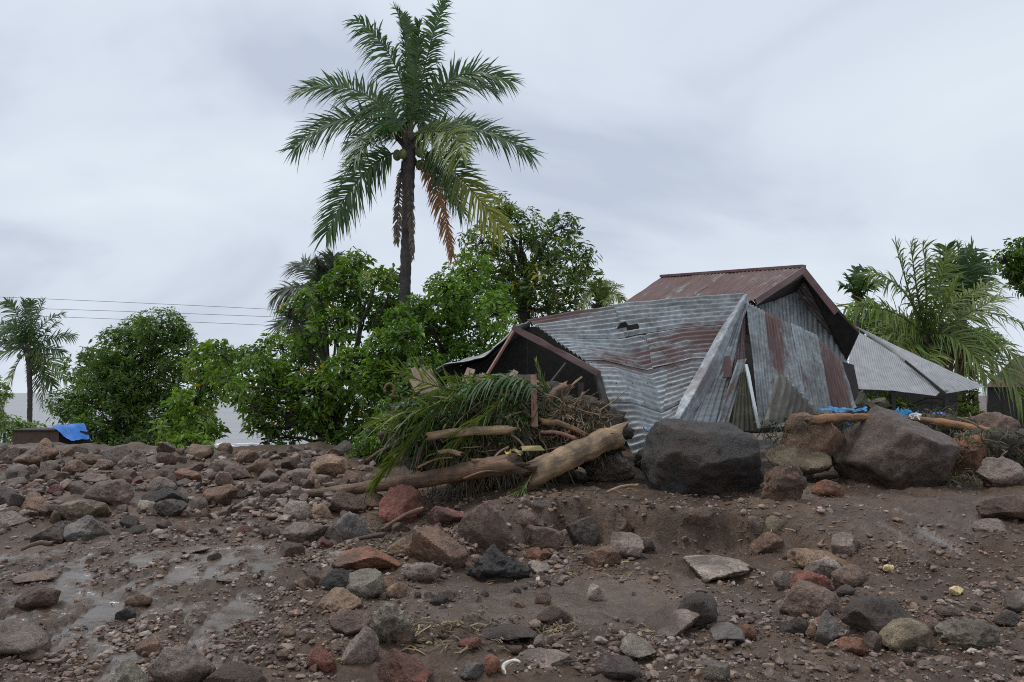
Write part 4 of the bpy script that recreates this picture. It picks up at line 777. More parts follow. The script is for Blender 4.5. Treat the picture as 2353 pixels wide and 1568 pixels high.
# ------------------------------------------------------------------ boulders, rocks and stones
RC = dict(stonegrey=(0.154, 0.110, 0.086), charcoal=(0.056, 0.048, 0.045), grey=(0.337, 0.252, 0.205), lgrey=(0.546, 0.432, 0.350), dark=(0.120, 0.090, 0.075), black=(0.054, 0.045, 0.043), brown=(0.298, 0.174, 0.113), tan=(0.419, 0.263, 0.165),
          red=(0.354, 0.128, 0.090), orange=(0.394, 0.168, 0.096), purple=(0.312, 0.199, 0.150), blue=(0.274, 0.238, 0.218), green=(0.313, 0.268, 0.198), mud=(0.167, 0.099, 0.065), white=(0.976, 0.777, 0.638), olive=(0.348, 0.272, 0.176))
SH = dict(a=(7, 70, 0.035, 2.0), r=(20, 10, 0.05, 1.6), m=(10, 34, 0.05, 2.0), j=(7, 30, 0.14, 2.6), l=(30, 6, 0.16, 3.4))
ROCKS = [
 # large boulders in front of the house
 (1480,974,1768,1142,'charcoal','m','huge dark blocky boulder lying in front of the collapsed roof','boulder',21),
 (1938,944,2212,1126,'stonegrey','m','huge peaked brown boulder beside the torn blue sheeting','boulder',34),
 (1784,968,1938,1088,'brown','m','rounded brown boulder behind the boulder pair, below the orange timber','boulder',7),
 (1772,1020,1908,1104,'olive','r','smooth olive brown boulder wedged between the dark and peaked boulders','boulder',9),
 (1754,1064,1848,1152,'brown','l','crumbly cracked brown rock touching the dark blocky boulder','rock',13),
 (1868,1106,1938,1144,'orange','r','small smooth reddish stone on mud before the olive boulder','stone',15),
 (2206,948,2340,1010,'purple','m','pale flat topped boulder behind the long fallen log','boulder',18),
 (2166,1000,2272,1104,'orange','m','rusty brown boulder behind the peaked boulder under the log','boulder',3),
 (2252,1058,2356,1122,'grey','m','grey rounded boulder at the edge beneath the leafy debris','boulder',5),
 (2320,1000,2420,1075,'purple','m','dark purple boulder cut by the picture edge above the grey one','boulder',6),
 (1344,1034,1452,1108,'grey','l','knobbly conglomerate rock beside the thick pale log','rock',12),
 (2242,1138,2420,1200,'mud','m','layered brown rock ledge at the mud edge on the far right','rock',31),
 (2242,1196,2312,1224,'grey','a','low grey slab below the layered brown ledge','stone',32),
 # berm on the seaward side
 (66,1012,140,1062,'brown','r','smooth brown boulder in front of the blue covered shed','boulder',41),
 (34,1034,104,1074,'brown','r','reddish brown rounded boulder leaning on the smooth one by the shed','boulder',42),
 (232,1028,302,1066,'dark','a','dark grey block on the crest below the round tree','rock',43),
 (278,1036,342,1074,'grey','a','brown grey wedge beside the dark crest block','rock',44),
 (145,1062,192,1092,'brown','m','small brown rock below the blue tarp','rock',45),
 (218,1056,265,1080,'purple','m','low purple stone under the dark crest block','stone',46),
 (163,1044,236,1067,'tan','a','flat tan slab in the berm behind the shed boulders','rock',47),
 (192,1112,305,1168,'purple','a','wide purple brown boulder with a dark hollow underneath','boulder',48),
 (136,1148,258,1202,'olive','m','olive brown humped boulder above the wet dark pair','boulder',49),
 (46,1140,118,1188,'brown','m','brown rock with straw on top beside two dark ones','rock',50),
 (17,1133,70,1180,'dark','r','dark rounded rock beside the straw topped rock','rock',51),
 (-30,1122,34,1170,'dark','r','dark rock cut off by the edge of the picture','rock',52),
 (-20,1178,68,1209,'grey','a','grey flat stone at the upper rim of the puddles','stone',53),
 (79,1203,158,1249,'dark','m','dark wet stone standing in the puddle edge','rock',54),
 (156,1186,254,1242,'blue','a','blue grey wet rock beside the dark puddle stone','rock',55),
 (335,1122,426,1166,'black','a','black angular rock on the gravel slope','rock',56),
 (309,1149,358,1177,'lgrey','a','small pale wet stone in front of the black angular rock','stone',57),
 (357,1154,428,1190,'dark','a','dark wet slab just below the black angular rock','rock',58),
 (466,1119,539,1165,'brown','a','square brown slab at the inner end of the berm','rock',59),
 (331,1100,407,1133,'grey','a','grey flat rock above the black angular one','rock',60),
 (362,1070,424,1100,'purple','m','purple brown rock high in the berm','rock',61),
 (404,1083,462,1114,'orange','m','ochre brown rock high in the berm','rock',62),
 (496,1085,539,1118,'purple','a','mauve pointed rock in the middle of the berm','rock',63),
 (521,1066,583,1103,'purple','a','large mauve rock behind the pointed one','rock',64),
 (360,1042,404,1070,'brown','m','brown rock on the crest between round tree and surf','rock',65),
 (503,1020,532,1042,'brown','r','round brown stone standing on the crest against the sea','stone',66),
 (547,1038,590,1066,'brown','a','brown wedge on the crest under the almond tree','rock',67),
 (192,1093,254,1114,'purple','a','thin mauve slab above the wide purple boulder','stone',68),
 (95,1085,150,1112,'mud','m','mud coated rock beside the small brown one','rock',69),
 (590,1080,640,1110,'grey','m','grey rock near the trunk of the almond tree','rock',70),
 (720,1050,803,1098,'tan','a','tan pyramid shaped rock below the fallen branch','rock',71),
 (690,1055,731,1090,'dark','a','dark upright rock leaning on the tan pyramid','rock',72),
 (658,1080,724,1103,'grey','a','low grey slab before the dark upright rock','rock',73),
 (572,1059,630,1098,'brown','m','brown rock at the foot of the hanging shrub','rock',74),
 (711,1090,762,1117,'purple','m','mauve stone in front of the tan pyramid','stone',75),
 (787,1084,831,1115,'brown','a','brown block just above the long brown log','rock',76),
 (601,1112,660,1140,'purple','a','low mauve stone at the tip of the long log','stone',77),
 # middle heap
 (657,1154,714,1197,'lgrey','a','pale grey sharp stone on the gravel beside the heap','stone',78),
 (716,1165,760,1194,'tan','r','tan rounded pebble beside the pale sharp stone','stone',79),
 (656,1208,747,1250,'grey','a','flat grey stone half sunk in mud beside the heap','rock',80),
 (776,1180,849,1240,'blue','a','blue grey angular rock in the middle heap','rock',81),
 (742,1206,786,1247,'grey','m','squat grey rock between the flat and blue grey ones','rock',82),
 (833,1130,890,1172,'brown','m','brown rounded rock under the long brown log','rock',83),
 (872,1120,976,1206,'red','m','large reddish tilted boulder under the long brown log','boulder',84),
 (756,1135,835,1188,'mud','m','muddy brown rock at the heap end of the log','rock',85),
 (1050,1156,1180,1266,'purple','m','big purple brown rounded boulder below the hanging roots','boulder',86),
 (984,1166,1073,1210,'red','m','reddish rock tucked behind the purple brown boulder','rock',87),
 (947,1218,1070,1302,'brown','a','brown angular block below the purple brown boulder','rock',88),
 (776,1268,912,1320,'orange','a','orange red wedge shaped slab in the mud','rock',89),
 (755,1270,828,1298,'lgrey','a','pale bluish slab behind the orange red wedge','rock',90),
 (740,1310,830,1366,'black','a','black green rock in front of the orange red wedge','rock',91),
 (795,1318,880,1378,'green','a','greenish sloping slab beside the black green rock','rock',92),
 (730,1357,824,1408,'tan','m','tan flat rock in front of the black green one','rock',93),
 (846,1388,947,1484,'green','l','round speckled green grey boulder in the foreground mud','boulder',94),
 (912,1432,948,1482,'brown','a','brown chip leaning on the speckled boulder','stone',95),
 (787,1452,866,1528,'grey','a','grey triangular rock in front of the speckled boulder','rock',96),
 (758,1402,850,1458,'purple','m','mud smeared purple rock behind the speckled boulder','rock',97),
 (872,1504,990,1585,'red','a','red brown block at the bottom edge of the picture','rock',98),
 (710,1488,769,1544,'red','m','dark red stone near the bottom edge','rock',99),
 (1080,1260,1214,1337,'black','j','black jagged rock in the mud below the purple brown boulder','rock',100),
 (893,1237,959,1278,'tan','m','tan stone behind the brown angular block','stone',101),
 (870,1322,911,1353,'brown','m','small brown stone below the orange red wedge','stone',102),
 (889,1343,933,1378,'tan','a','pale tan chip in front of the orange red wedge','stone',103),
 (932,1298,1008,1339,'grey','a','low grey stone in mud before the angular block','stone',104),
 (1056,1462,1104,1489,'red','m','low reddish stone between straw and dark slab','stone',105),
 (1112,1512,1149,1556,'orange','r','orange brown egg shaped stone beside the white shell','stone',106),
 (1060,1526,1108,1562,'blue','a','blue grey chip beside the orange egg shaped stone','stone',107),
 (1092,1423,1228,1476,'dark','s','long dark slab edge poking out of the mud','rock',108),
 (1176,1178,1232,1216,'purple','a','mauve rock just behind the purple brown boulder','rock',109),
 # between heap and bank
 (1208,1208,1295,1267,'purple','a','purple grey slab beside the purple brown boulder','rock',110),
 (1304,1192,1373,1253,'dark','m','dark brown cone shaped rock below the bank','rock',111),
 (1394,1232,1472,1286,'grey','a','grey square block at the foot of the bank','rock',112),
 (1339,1260,1420,1305,'brown','a','reddish brown block in front of the grey square one','rock',113),
 (1466,1237,1503,1270,'dark','m','small dark stone touching the grey square block','stone',114),
 (1584,1250,1728,1340,'lgrey','s','pale grey wedge slab lying on the gravel','rock',115),
 (1490,1358,1612,1468,'grey','s','broad grey slab with a round stone resting on it','rock',116),
 (1632,1410,1704,1480,'blue','s','flat blue grey stone beside the broad slab','rock',118),
 (1697,1443,1733,1474,'orange','r','pinkish tan pebble beside the flat blue grey stone','stone',119),
 (1426,1440,1502,1522,'green','s','grey green pointed slab in the foreground mud','rock',120),
 (1366,1516,1463,1566,'dark','m','dark grey lump near the bottom edge of the picture','rock',121),
 (1203,1495,1321,1530,'grey','m','long low grey stone in front of the mud pool','rock',122),
 (1228,1467,1259,1493,'lgrey','a','small pale chip above the long low stone','stone',123),
 (1238,1398,1314,1437,'mud','r','mud coated lump in the middle of the pool','rock',124),
 (1601,1506,1674,1537,'blue','s','bluish flat stone below the broad slab','stone',125),
 (1625,1537,1678,1572,'green','a','grey green stone at the bottom edge below the bluish flat one','stone',126),
 (1211,1262,1268,1290,'orange','a','rusty stone stacked over a pale one beside the black rock','stone',127),
 (1216,1288,1262,1318,'lgrey','a','pale stone under the rusty one beside the black rock','stone',128),
 (1352,1346,1387,1382,'lgrey','a','pale triangular chip with twigs in the mud pool','stone',129),
 (1720,1188,1762,1228,'grey','a','grey stone at the end of the bank','stone',130),
 (1762,1188,1800,1220,'olive','r','olive rounded stone at the end of the bank','stone',131),
 (1728,1226,1794,1272,'brown','m','brown rock above the pale wedge slab','rock',132),
 (1390,1190,1452,1232,'brown','m','brown rock bedded in the bank face','rock',133),
 (1560,1180,1660,1245,'mud','m','wide mud coloured rock bulging from the bank','rock',134),
 # right hand cluster
 (1910,1230,1972,1284,'grey','a','grey pyramid shaped stone on the gravel flat','stone',140),
 (1822,1263,1950,1310,'tan','m','low tan rock behind the red stone','rock',141),
 (1856,1287,1925,1335,'lgrey','a','pale grey stone touching the red stone','stone',142),
 (1818,1314,1900,1375,'red','m','brick red rounded stone in the cluster','stone',143),
 (1914,1304,1986,1356,'purple','r','purple brown rounded stone beside the pale grey one','stone',144),
 (1798,1352,1914,1422,'purple','m','knobbly purple grey rock in front of the red stone','rock',145),
 (1777,1318,1824,1356,'grey','a','grey block at the edge of the red stone','stone',146),
 (1922,1350,1963,1374,'dark','r','small dark pebble below the purple brown stone','stone',147),
 (1798,1426,1855,1464,'dark','m','dark stone half sunk below the knobbly rock','stone',148),
 (1852,1430,1879,1466,'tan','m','small ochre stone between dark and blue grey ones','stone',149),
 (1876,1409,1936,1479,'blue','m','blue grey faceted stone in the cluster','stone',150),
 (1933,1399,1963,1430,'red','a','small red chip behind the blue grey faceted stone','stone',151),
 (1944,1386,2088,1475,'dark','a','large dark grey sloping rock in the cluster','rock',152),
 (2030,1428,2136,1500,'olive','a','olive grey block in front of the dark sloping rock','rock',153),
 (1918,1464,1986,1498,'orange','r','orange tan low stone before the dark sloping rock','stone',154),
 (1990,1456,2031,1496,'grey','a','small grey cube like stone beside the olive grey block','stone',155),
 (2120,1418,2170,1460,'purple','m','dark purple stone beyond the olive grey block','stone',156),
 (2168,1424,2284,1494,'green','l','rounded grey green rock with a twig across it','rock',157),
 (2306,1361,2380,1408,'green','m','pale green grey stone at the edge of the picture','stone',158),
 (2293,1411,2339,1446,'dark','m','dark stone near the edge below the pale green one','stone',159),
 (2150,1395,2200,1420,'purple','m','low purple stone on the gravel behind the twig','stone',160),
 # foreground on the seaward side
 (-90,1432,124,1512,'grey','r','long smooth grey boulder at the puddle, cut by the picture edge','boulder',170),
 (342,1490,480,1590,'grey','r','broad smooth grey boulder at the bottom edge','boulder',171),
 (266,1520,343,1590,'green','m','greenish pale rock beside the broad smooth boulder','rock',172),
 (54,1494,108,1521,'mud','r','mud coated stone before the long smooth boulder','stone',173),
 (478,1524,606,1590,'mud','m','flat muddy rock to the other side of the broad boulder','rock',174),
 (44,1350,122,1397,'mud','r','mud brown lump standing in the puddles','rock',175),
 (38,1302,119,1342,'purple','s','low purple slab at the top of the puddles','rock',176),
 (290,1370,342,1397,'brown','a','brown stone in the rubble streak','stone',177),
 (272,1400,312,1429,'black','m','black stone in the rubble streak','stone',178),
 (320,1466,374,1503,'brown','a','angular brown stone above the broad smooth boulder','stone',179),
 (422,1243,477,1268,'grey','s','flat grey chip with a pale mark on the gravel','stone',180),
 (505,1310,575,1338,'grey','s','thin grey flake on the mud flat','stone',181),
 (600,1215,640,1240,'dark','a','dark small stone alone on the mud flat','stone',182),
]
TAKEN = []
DEPTH = {18: 12.9, 3: 11.5, 6: 11.9, 7: 11.5}   # boulders whose foot is hidden
CUSTOM = {  # the two giant boulders: main faces (normal, distance)
 21: [(0.05, -0.15, 1, 0.62), (-0.92, -0.25, 0.42, 0.88), (-0.9, -0.3, -0.25, 0.9), (1, -0.25, 0.12, 0.95), (0.75, -0.1, 0.65, 0.9), (-0.12, -1, 0.55, 0.66), (0.1, -0.78, -0.58, 0.52), (0, 1, 0, 0.8), (0, 0.1, -1, 0.62), (-0.55, -0.8, -0.3, 0.72)],
 34: [(0.34, -0.28, 0.90, 0.58), (-0.66, -0.20, 0.66, 0.66), (-0.2, -0.35, 0.95, 0.72), (-0.55, -0.85, 0.05, 0.66), (0.15, -0.84, -0.50, 0.54), (0.62, -0.75, -0.2, 0.70), (-0.7, -0.35, -0.6, 0.74), (0.95, -0.1, -0.15, 0.92), (0, 1, 0.1, 0.8), (0, 0.1, -1, 0.60), (0.7, -0.3, -0.65, 0.74)]}
def put_rock(e, sub=None):
    x0, y0, x1, y1, ck, shp, label, cat, seed = e
    slab = shp == 's'; pl, sh, bp, fq = SH['a' if slab else shp]
    p = hit((x0 + x1) / 2, min(y1, 1590)); Y = p[1]; k = Y / FD
    if seed in DEPTH: Y = DEPTH[seed]; k = Y / FD; p = pix((x0 + x1) / 2, y1, Y)
    W = (x1 - x0) * k * (1.0 if cat == 'boulder' else 1.12); Hi = (y1 - y0) * k; el = (y1 - 903) / FD
    Dp = W * (0.95 if slab else 0.75)
    if slab: Dp = min(Hi * 0.62 / el, W * 1.6); h = Hi * 0.38
    else: h = max(0.5 * Hi, Hi - 0.36 * Dp * el) * 1.08
    big = (x1 - x0)
    if sub is None: sub = 5 if big > 250 else 4 if big > 60 else 3
    V, F = rock_verts(seed, sub, pl, sh, bp, fq, under=0.0 if seed in CUSTOM else 0.42 if cat == 'boulder' else 0.25, custom=CUSTOM.get(seed))
    sink = 0.10 if cat == 'boulder' else 0.2
    V = V * np.array((W, Dp, h * (1 + sink))); yc = Y + 0.40 * Dp
    V[:, 2] += h * (1 + sink) / 2 - sink * h
    big_bump = 0.03 * min(W, 1.2)
    V = V + big_bump * fbm(V * 5 / max(W, 0.25) + seed, 4)[:, None] * unit(V - np.array((0, 0, h * 0.4)))
    V = V + 0.035 * min(W, 1.0) * (0.35 - np.abs(noise3(V * 4.5 / max(W, 0.3) * 1.6 + seed)))[:, None] * unit(V - np.array((0, 0, h * 0.4)))
    if label.startswith('rounded brown boulder behind') : V[:, 2] += 0.1
    zc = p[2] - 0.03 if seed in DEPTH else min(hz((p[0]), Y), hz(p[0], yc) + 0.12 * h)
    o = obj(cat if cat != 'stone' else 'stone', make_mesh(cat, V, [F], crisp=34), M['rock'], loc=(float(p[0] * yc / Y), float(yc), zc))
    j = rng.uniform(0.88, 1.12); o.color = (*[c * j for c in RC[ck]], 1)
    tag(o, label, cat); TAKEN.append((x0, y0, x1, y1)); return o
for e in ROCKS: put_rock(e)

def stone_on_slab():
    k = hit(1600, 1440); Y = k[1] + 0.02; c = pix(1600, 1398, Y); kk = Y / FD
    V, F = rock_verts(117, 4, 20, 8, 0.09, 2.4); V = V * np.array((102 * kk, 80 * kk, 66 * kk))
    o = obj('stone', make_mesh('stone', V, [F]), M['rock'], loc=c); o.color = (0.075, 0.062, 0.05, 1); TAKEN.append((1549, 1366, 1651, 1430))
    tag(o, 'round dark brown stone resting on the broad grey slab', 'stone')
stone_on_slab()

def scatter_rocks():
    """the remaining countable stones: shared shapes, one object each"""
    base = []
    for s in range(14):
        pl, sh, bp, fq = SH['a' if s % 3 else 'm']; V, F = rock_verts(300 + s, 3, pl, sh, bp, fq)
        V = V * 0.5 * 2; V[:, 2] += 0.32
        me = make_mesh('stone', V, [F], crisp=34); me.materials.append(M['rock']); base.append(me)
    r = np.random.default_rng(23); zones = [
      # x0,y0,x1,y1, count, size range, place words
      (0, 1040, 330, 1130, 46, (26, 72), 'in the berm near the blue covered shed'),
      (330, 1040, 860, 1125, 62, (24, 66), 'in the berm below the leafy trees'),
      (0, 1130, 560, 1230, 26, (20, 58), 'on the lower slope of the berm'),
      (560, 1115, 760, 1260, 8, (12, 30), 'on the mud flat beside the middle heap'),
      (180, 1270, 700, 1560, 12, (14, 34), 'in the rubble streak of the foreground'),
      (650, 1140, 1260, 1400, 36, (20, 58), 'among the rocks of the middle heap'),
      (640, 1440, 1280, 1560, 14, (18, 44), 'in the foreground mud near the white shell'),
      (1450, 1200, 2353, 1540, 16, (12, 30), 'on the gravel flat below the huge boulders'),
    ]
    pal = [('grey', 'grey'), ('purple', 'mauve'), ('brown', 'brown'), ('mud', 'muddy'), ('dark', 'dark'), ('red', 'reddish'), ('tan', 'tan'), ('lgrey', 'pale')]
    wts = np.array([0.23, 0.12, 0.18, 0.12, 0.09, 0.03, 0.11, 0.12])
    made = []
    import re
    NAMED = [(*e[:4], re.split(r' (?:lying|beside|behind|wedged|touching|on|at|in|with|cut|below|under|leaning|above|just|standing|tucked|half|poking|bedded|bulging|resting|to|before|near|high|between|stacked|alone|beyond)\b', e[6])[0]) for e in ROCKS]
    for x0, y0, x1, y1, n, (s0, s1), where in zones:
        done = tries = 0
        while done < n and tries < n * 30:
            tries += 1
            x, y = r.uniform(x0, x1), r.uniform(y0, y1); s = s0 + (s1 - s0) * r.uniform() ** 1.7
            if any(a - s * 0.3 < x < c + s * 0.3 and b < y < d + s * 0.1 for a, b, c, d in TAKEN): continue
            p = hit(x, y); W = s * p[1] / FD; ck, cw = pal[r.choice(8, p=wts)]
            o = obj('stone', base[r.integers(14)], None, loc=(p[0], p[1] + 0.3 * W, hz(p[0], p[1]) - 0.03 * W))
            o.scale = (W, W * r.uniform(0.6, 1.0), W * r.uniform(0.45, 0.75)); o.rotation_euler = (r.normal() * 0.2, r.normal() * 0.2, r.uniform(0, 6.28))
            j = r.uniform(0.75, 1.2); o.color = (*[c * j for c in RC[ck]], 1)
            big = s > (s0 + s1) / 2
            a = min(NAMED, key=lambda q: math.hypot((q[0] + q[2]) / 2 - x, ((q[1] + q[3]) / 2 - y) * 1.6)); ax, ay = (a[0] + a[2]) / 2 - x, (a[1] + a[3]) / 2 - (y - s * 0.3)
            rel = ('to the right of' if ax < 0 else 'to the left of') if abs(ax) > 1.2 * abs(ay) else ('behind' if ay > 0 else 'in front of')
            made.append((o, f"{'larger' if big else 'small'} {cw} stone {rel} the {a[4]}", where))
            TAKEN.append((x - s / 2, y - s * 0.5, x + s / 2, y)); done += 1
    from collections import Counter
    n = Counter(l for _, l, _ in made)
    for o, l, where in made: tag(o, l, 'stone', None if n[l] == 1 else l.replace(' stone ', ' stones '))
scatter_rocks()

def gravel():
    """uncounted pebbles and grit, many to the square metre"""
    r = np.random.default_rng(31)
    def batch(n, sub, smin, smax, reg, power):
        d, F = icosphere(sub); V = []; 
        dx = r.uniform(reg[0], reg[1], n * 3); dy = reg[2] + (reg[3] - reg[2]) * r.uniform(size=n * 3)
        Y = np.empty_like(dx)
        # flat-plane guess, then settle on the terrain
        xn = (dx - 1176.5) / FD; yn = (784 - dy) / FD; ky = math.cos(PITCH) - yn * math.sin(PITCH); kz = math.sin(PITCH) + yn * math.cos(PITCH)
        t = (0.05 - CAM_Z) / kz
        for _ in range(6):
            z = height(xn * t, ky * t, False); t = 0.5 * t + 0.5 * (z - CAM_Z) / kz
        X, Yw = xn * t, ky * t; ok = (Yw > 3) & (Yw < 20)
        dens = fbm(np.stack([X * 0.8, Yw * 0.8, 0 * X + 6.6], -1), 4) + 0.35 * fbm(np.stack([X * 3, Yw * 3, 0 * X + 2.6], -1), 3)
        keep = ok & (dens > r.uniform(-0.55, 0.55, len(X))) & (wet_mask(X, Yw) < 0.5)
        X, Yw = X[keep][:n], Yw[keep][:n]; n = len(X); Z = height(X, Yw)
        s = smin + (smax - smin) * r.uniform(size=n) ** power
        q = unit(r.normal(size=(n, 9, 3))); off = r.uniform(0.5, 0.95, (n, 9))
        dd = np.maximum(np.einsum('vk,npk->nvp', d, q) / off[:, None], 0); rad = ((dd ** 14).sum(2) + 1e-6) ** (-1 / 14)
        V = d[None] * np.minimum(rad, 1.2)[..., None] * (s[:, None] * r.uniform(0.5, 1.1, (n, 3)) * np.array((1, 1, 0.7)))[:, None] * 0.6
        V = V + np.stack([X, Yw, Z + 0.12 * s], -1)[:, None]
        pal = np.array([RC[k] for k in ('grey', 'brown', 'mud', 'purple', 'mud', 'brown', 'lgrey', 'orange', 'tan')]); c = pal[r.choice(9, n, p=[.17, .18, .2, .13, .14, .1, .04, .015, .025])] * r.uniform(0.35, 0.85, (n, 1)); c = c * 0.75 + c.mean(1, keepdims=True) * np.array((0.30, 0.245, 0.215))
        C = np.repeat(c[:, None], len(d), 1).reshape(-1, 3); FF = (F[None] + (np.arange(n) * len(d))[:, None, None]).reshape(-1, 3)
        return V.reshape(-1, 3), FF, C
    mb = MB()
    for a in [(1900, 1, 0.02, 0.08, (-60, 2420, 1035, 1570), 2.2), (520, 2, 0.05, 0.24, (-60, 880, 1032, 1200), 1.7), (1400, 1, 0.03, 0.12, (-60, 760, 1035, 1240), 1.8), (900, 1, 0.03, 0.11, (700, 1300, 1130, 1330), 2), (8000, 0, 0.010, 0.036, (1250, 2420, 1130, 1570), 1.8), (700, 1, 0.03, 0.10, (1200, 2420, 1160, 1560), 2.0), (6500, 0, 0.01, 0.04, (-60, 1250, 1130, 1570), 1.6), (900, 1, 0.02, 0.07, (150, 720, 1240, 1570), 2.2)]:
        V, F, C = batch(*a); mb.add(V, [F], C)
    tag(obj('gravel', mb.mesh('gravel', smooth=False), M['coat']), 'loose gravel and pebbles strewn over the brown mud', 'gravel', kind='stuff')
gravel()
# ------------------------------------------------------------------ debris heap against the house
ELL = [(1120, 1000, 11.6, 205, 112, 1.0), (1320, 990, 11.6, 122, 76, 0.8), (1005, 985, 11.5, 115, 78, 0.8), (1150, 926, 11.9, 150, 62, 0.9), (1225, 1070, 11.4, 100, 75, 0.7)]
ELW = [(pix(x, y, d), np.array((rx * d / FD, ry, rz * d / FD))) for x, y, d, rx, rz, ry in ELL]
def mound_hit(dx, dy):
    """front surface of the heap seen at (dx, dy), or None"""
    o = np.array((0, 0, CAM_Z)); d = ray(dx, dy); best = None
    for c, r in ELW:
        a = (d / r) @ (d / r); b = 2 * ((o - c) / r) @ (d / r); cc = ((o - c) / r) @ ((o - c) / r) - 1; D = b * b - 4 * a * cc
        if D > 0:
            t = (-b - math.sqrt(D)) / (2 * a)
            if best is None or t < best: best = t
    return None if best is None else o + best * d

def build_heap():
    mb = MB()
    for k, (c, r) in enumerate(ELW):
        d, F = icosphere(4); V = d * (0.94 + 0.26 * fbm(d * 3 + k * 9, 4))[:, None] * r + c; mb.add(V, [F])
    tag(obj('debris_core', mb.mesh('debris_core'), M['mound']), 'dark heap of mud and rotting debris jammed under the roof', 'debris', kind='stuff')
    r = np.random.default_rng(77)
    def pts(n, poly):
        """random view points inside the given boxes, projected on the heap"""
        out = []
        while len(out) < n:
            x0, y0, x1, y1 = poly[r.integers(len(poly))]; p = mound_hit(r.uniform(x0, x1), r.uniform(y0, y1))
            if p is not None: out.append(p)
        return np.array(out)
    def strands(name, label, P, length, width, cols, up, k=6, out=0.5, fall=0.9, dirx=0.0, kind='stuff', mat='litter'):
        n = len(P); d = unit(np.stack([r.normal(size=n) * 0.9 + dirx, -np.abs(r.normal(size=n)) * out, r.normal(size=n) * 0.4 + up], -1)); Ln = length * r.uniform(0.5, 1.3, n)
        s = np.linspace(0, 1, k); Q = P[:, None] + Ln[:, None, None] * (s[None, :, None] * d[:, None] + (fall * r.uniform(0.5, 1.3, n))[:, None, None] * (s ** 2)[None, :, None] * np.array((0, -0.05, -1.0)))
        Q += 0.02 * np.cumsum(r.normal(size=Q.shape), 1) * Ln[:, None, None]
        W = width * r.uniform(0.5, 1.4, (n, 1)) * np.sin(np.linspace(0.35, 3.0, k))[None]; sd = unit(np.cross(d, np.array((0, -1.0, 0.3))) + 0.5 * r.normal(size=(n, 3)))
        V, F = ribbons(Q, W, sd); c = np.array(cols)[r.integers(len(cols), size=n)] * r.uniform(0.6, 1.4, (n, 1)); C = np.repeat(c[:, None], 2 * k, 1).reshape(-1, 3)
        tag(obj(name, make_mesh(name, V, [F], C, smooth=False), M[mat]), label, 'foliage' if 'leaf' in name or 'fol' in name else 'debris', kind=kind)
    g1 = [(0.04, 0.09, 0.022), (0.075, 0.14, 0.03), (0.06, 0.10, 0.045), (0.12, 0.18, 0.045), (0.07, 0.075, 0.03)]
    b1 = [(0.11, 0.072, 0.04), (0.16, 0.11, 0.065), (0.05, 0.035, 0.022), (0.22, 0.165, 0.095), (0.08, 0.075, 0.032)]
    strands('torn_foliage', 'matted torn green leaves draped over the top of the heap', pts(2500, [(930, 855, 1260, 975), (1000, 855, 1200, 930), (920, 900, 1010, 980)]), 0.20, 0.019, g1, 0.25, out=0.6)
    strands('hanging_foliage', 'drab green vines hanging down the front of the heap', pts(300, [(900, 960, 1130, 1050), (1140, 1030, 1240, 1100)]), 0.34, 0.010, g1[:3] + b1[:3], -0.4, fall=0.9)
    strands('hanging_roots', 'brown stringy roots hanging under the pale log', pts(420, [(1020, 1010, 1230, 1080), (1150, 1040, 1240, 1110)]), 0.45, 0.006, b1, -0.6, fall=1.0)
    strands('brown_litter', 'brown tangle of twigs and dead leaves inside the opening', pts(2000, [(1220, 900, 1400, 1010), (1250, 880, 1390, 980), (1170, 960, 1300, 1030)]), 0.17, 0.010, b1, 0.1, out=0.8)
    strands('fine_litter', 'short dark leaf scraps filling gaps of the heap', pts(2600, [(900, 880, 1400, 1050)]), 0.09, 0.020, g1[:2] + b1, 0.0, out=0.7)
    # broad leaf scraps
    P = pts(2600, [(930, 868, 1250, 1000), (900, 900, 1120, 1060), (1150, 1000, 1260, 1090)]); n = len(P); d = unit(r.normal(size=(n, 3)) + np.array((0, -0.6, -0.2))); nn = unit(r.normal(size=(n, 3)) + np.array((0, -0.5, 0.6))); sd = unit(np.cross(d, nn)); Ln = r.uniform(0.05, 0.13, n)[:, None]; P = P + np.array((0, -0.05, 0.03)) * r.uniform(0, 1.5, (n, 1))
    V = np.stack([P, P + d * Ln * 0.5 + sd * Ln * 0.24, P + d * Ln, P + d * Ln * 0.5 - sd * Ln * 0.24], 1).reshape(-1, 3); ii = (np.arange(n) * 4)[:, None]; c = np.array(g1 + b1[:2])[r.integers(7, size=n)] * r.uniform(0.6, 1.4, (n, 1))
    tag(obj('leaf_scraps', make_mesh('leaf_scraps', V, [np.concatenate([ii + [[0, 1, 2]], ii + [[0, 2, 3]]])], np.repeat(c, 4, 0), smooth=False), M['leaf']), 'small broad green leaves scattered through the heap', 'foliage', kind='stuff')
    # stray twigs
    P = pts(230, [(930, 890, 1390, 1080), (1200, 930, 1390, 1040)]); n = len(P); d = unit(r.normal(size=(n, 3)) * np.array((1, 0.5, 0.6)) + np.array((0, -0.3, 0.1))); s = np.linspace(0, 1, 6)
    Q = P[:, None] + (r.uniform(0.15, 0.6, n))[:, None, None] * s[None, :, None] * d[:, None] + 0.02 * np.cumsum(r.normal(size=(n, 6, 3)), 1)
    V, F = tubes_many(Q, np.broadcast_to(np.linspace(0.017, 0.006, 6), (n, 6)), 4); c = np.array(b1)[r.integers(5, size=n)] * 1.3
    tag(obj('loose_twigs', make_mesh('loose_twigs', V, [F], np.repeat(c[:, None], 24, 1).reshape(-1, 3)), M['coat']), 'thin broken twigs sticking out of the heap', 'twigs', kind='stuff')
build_heap()

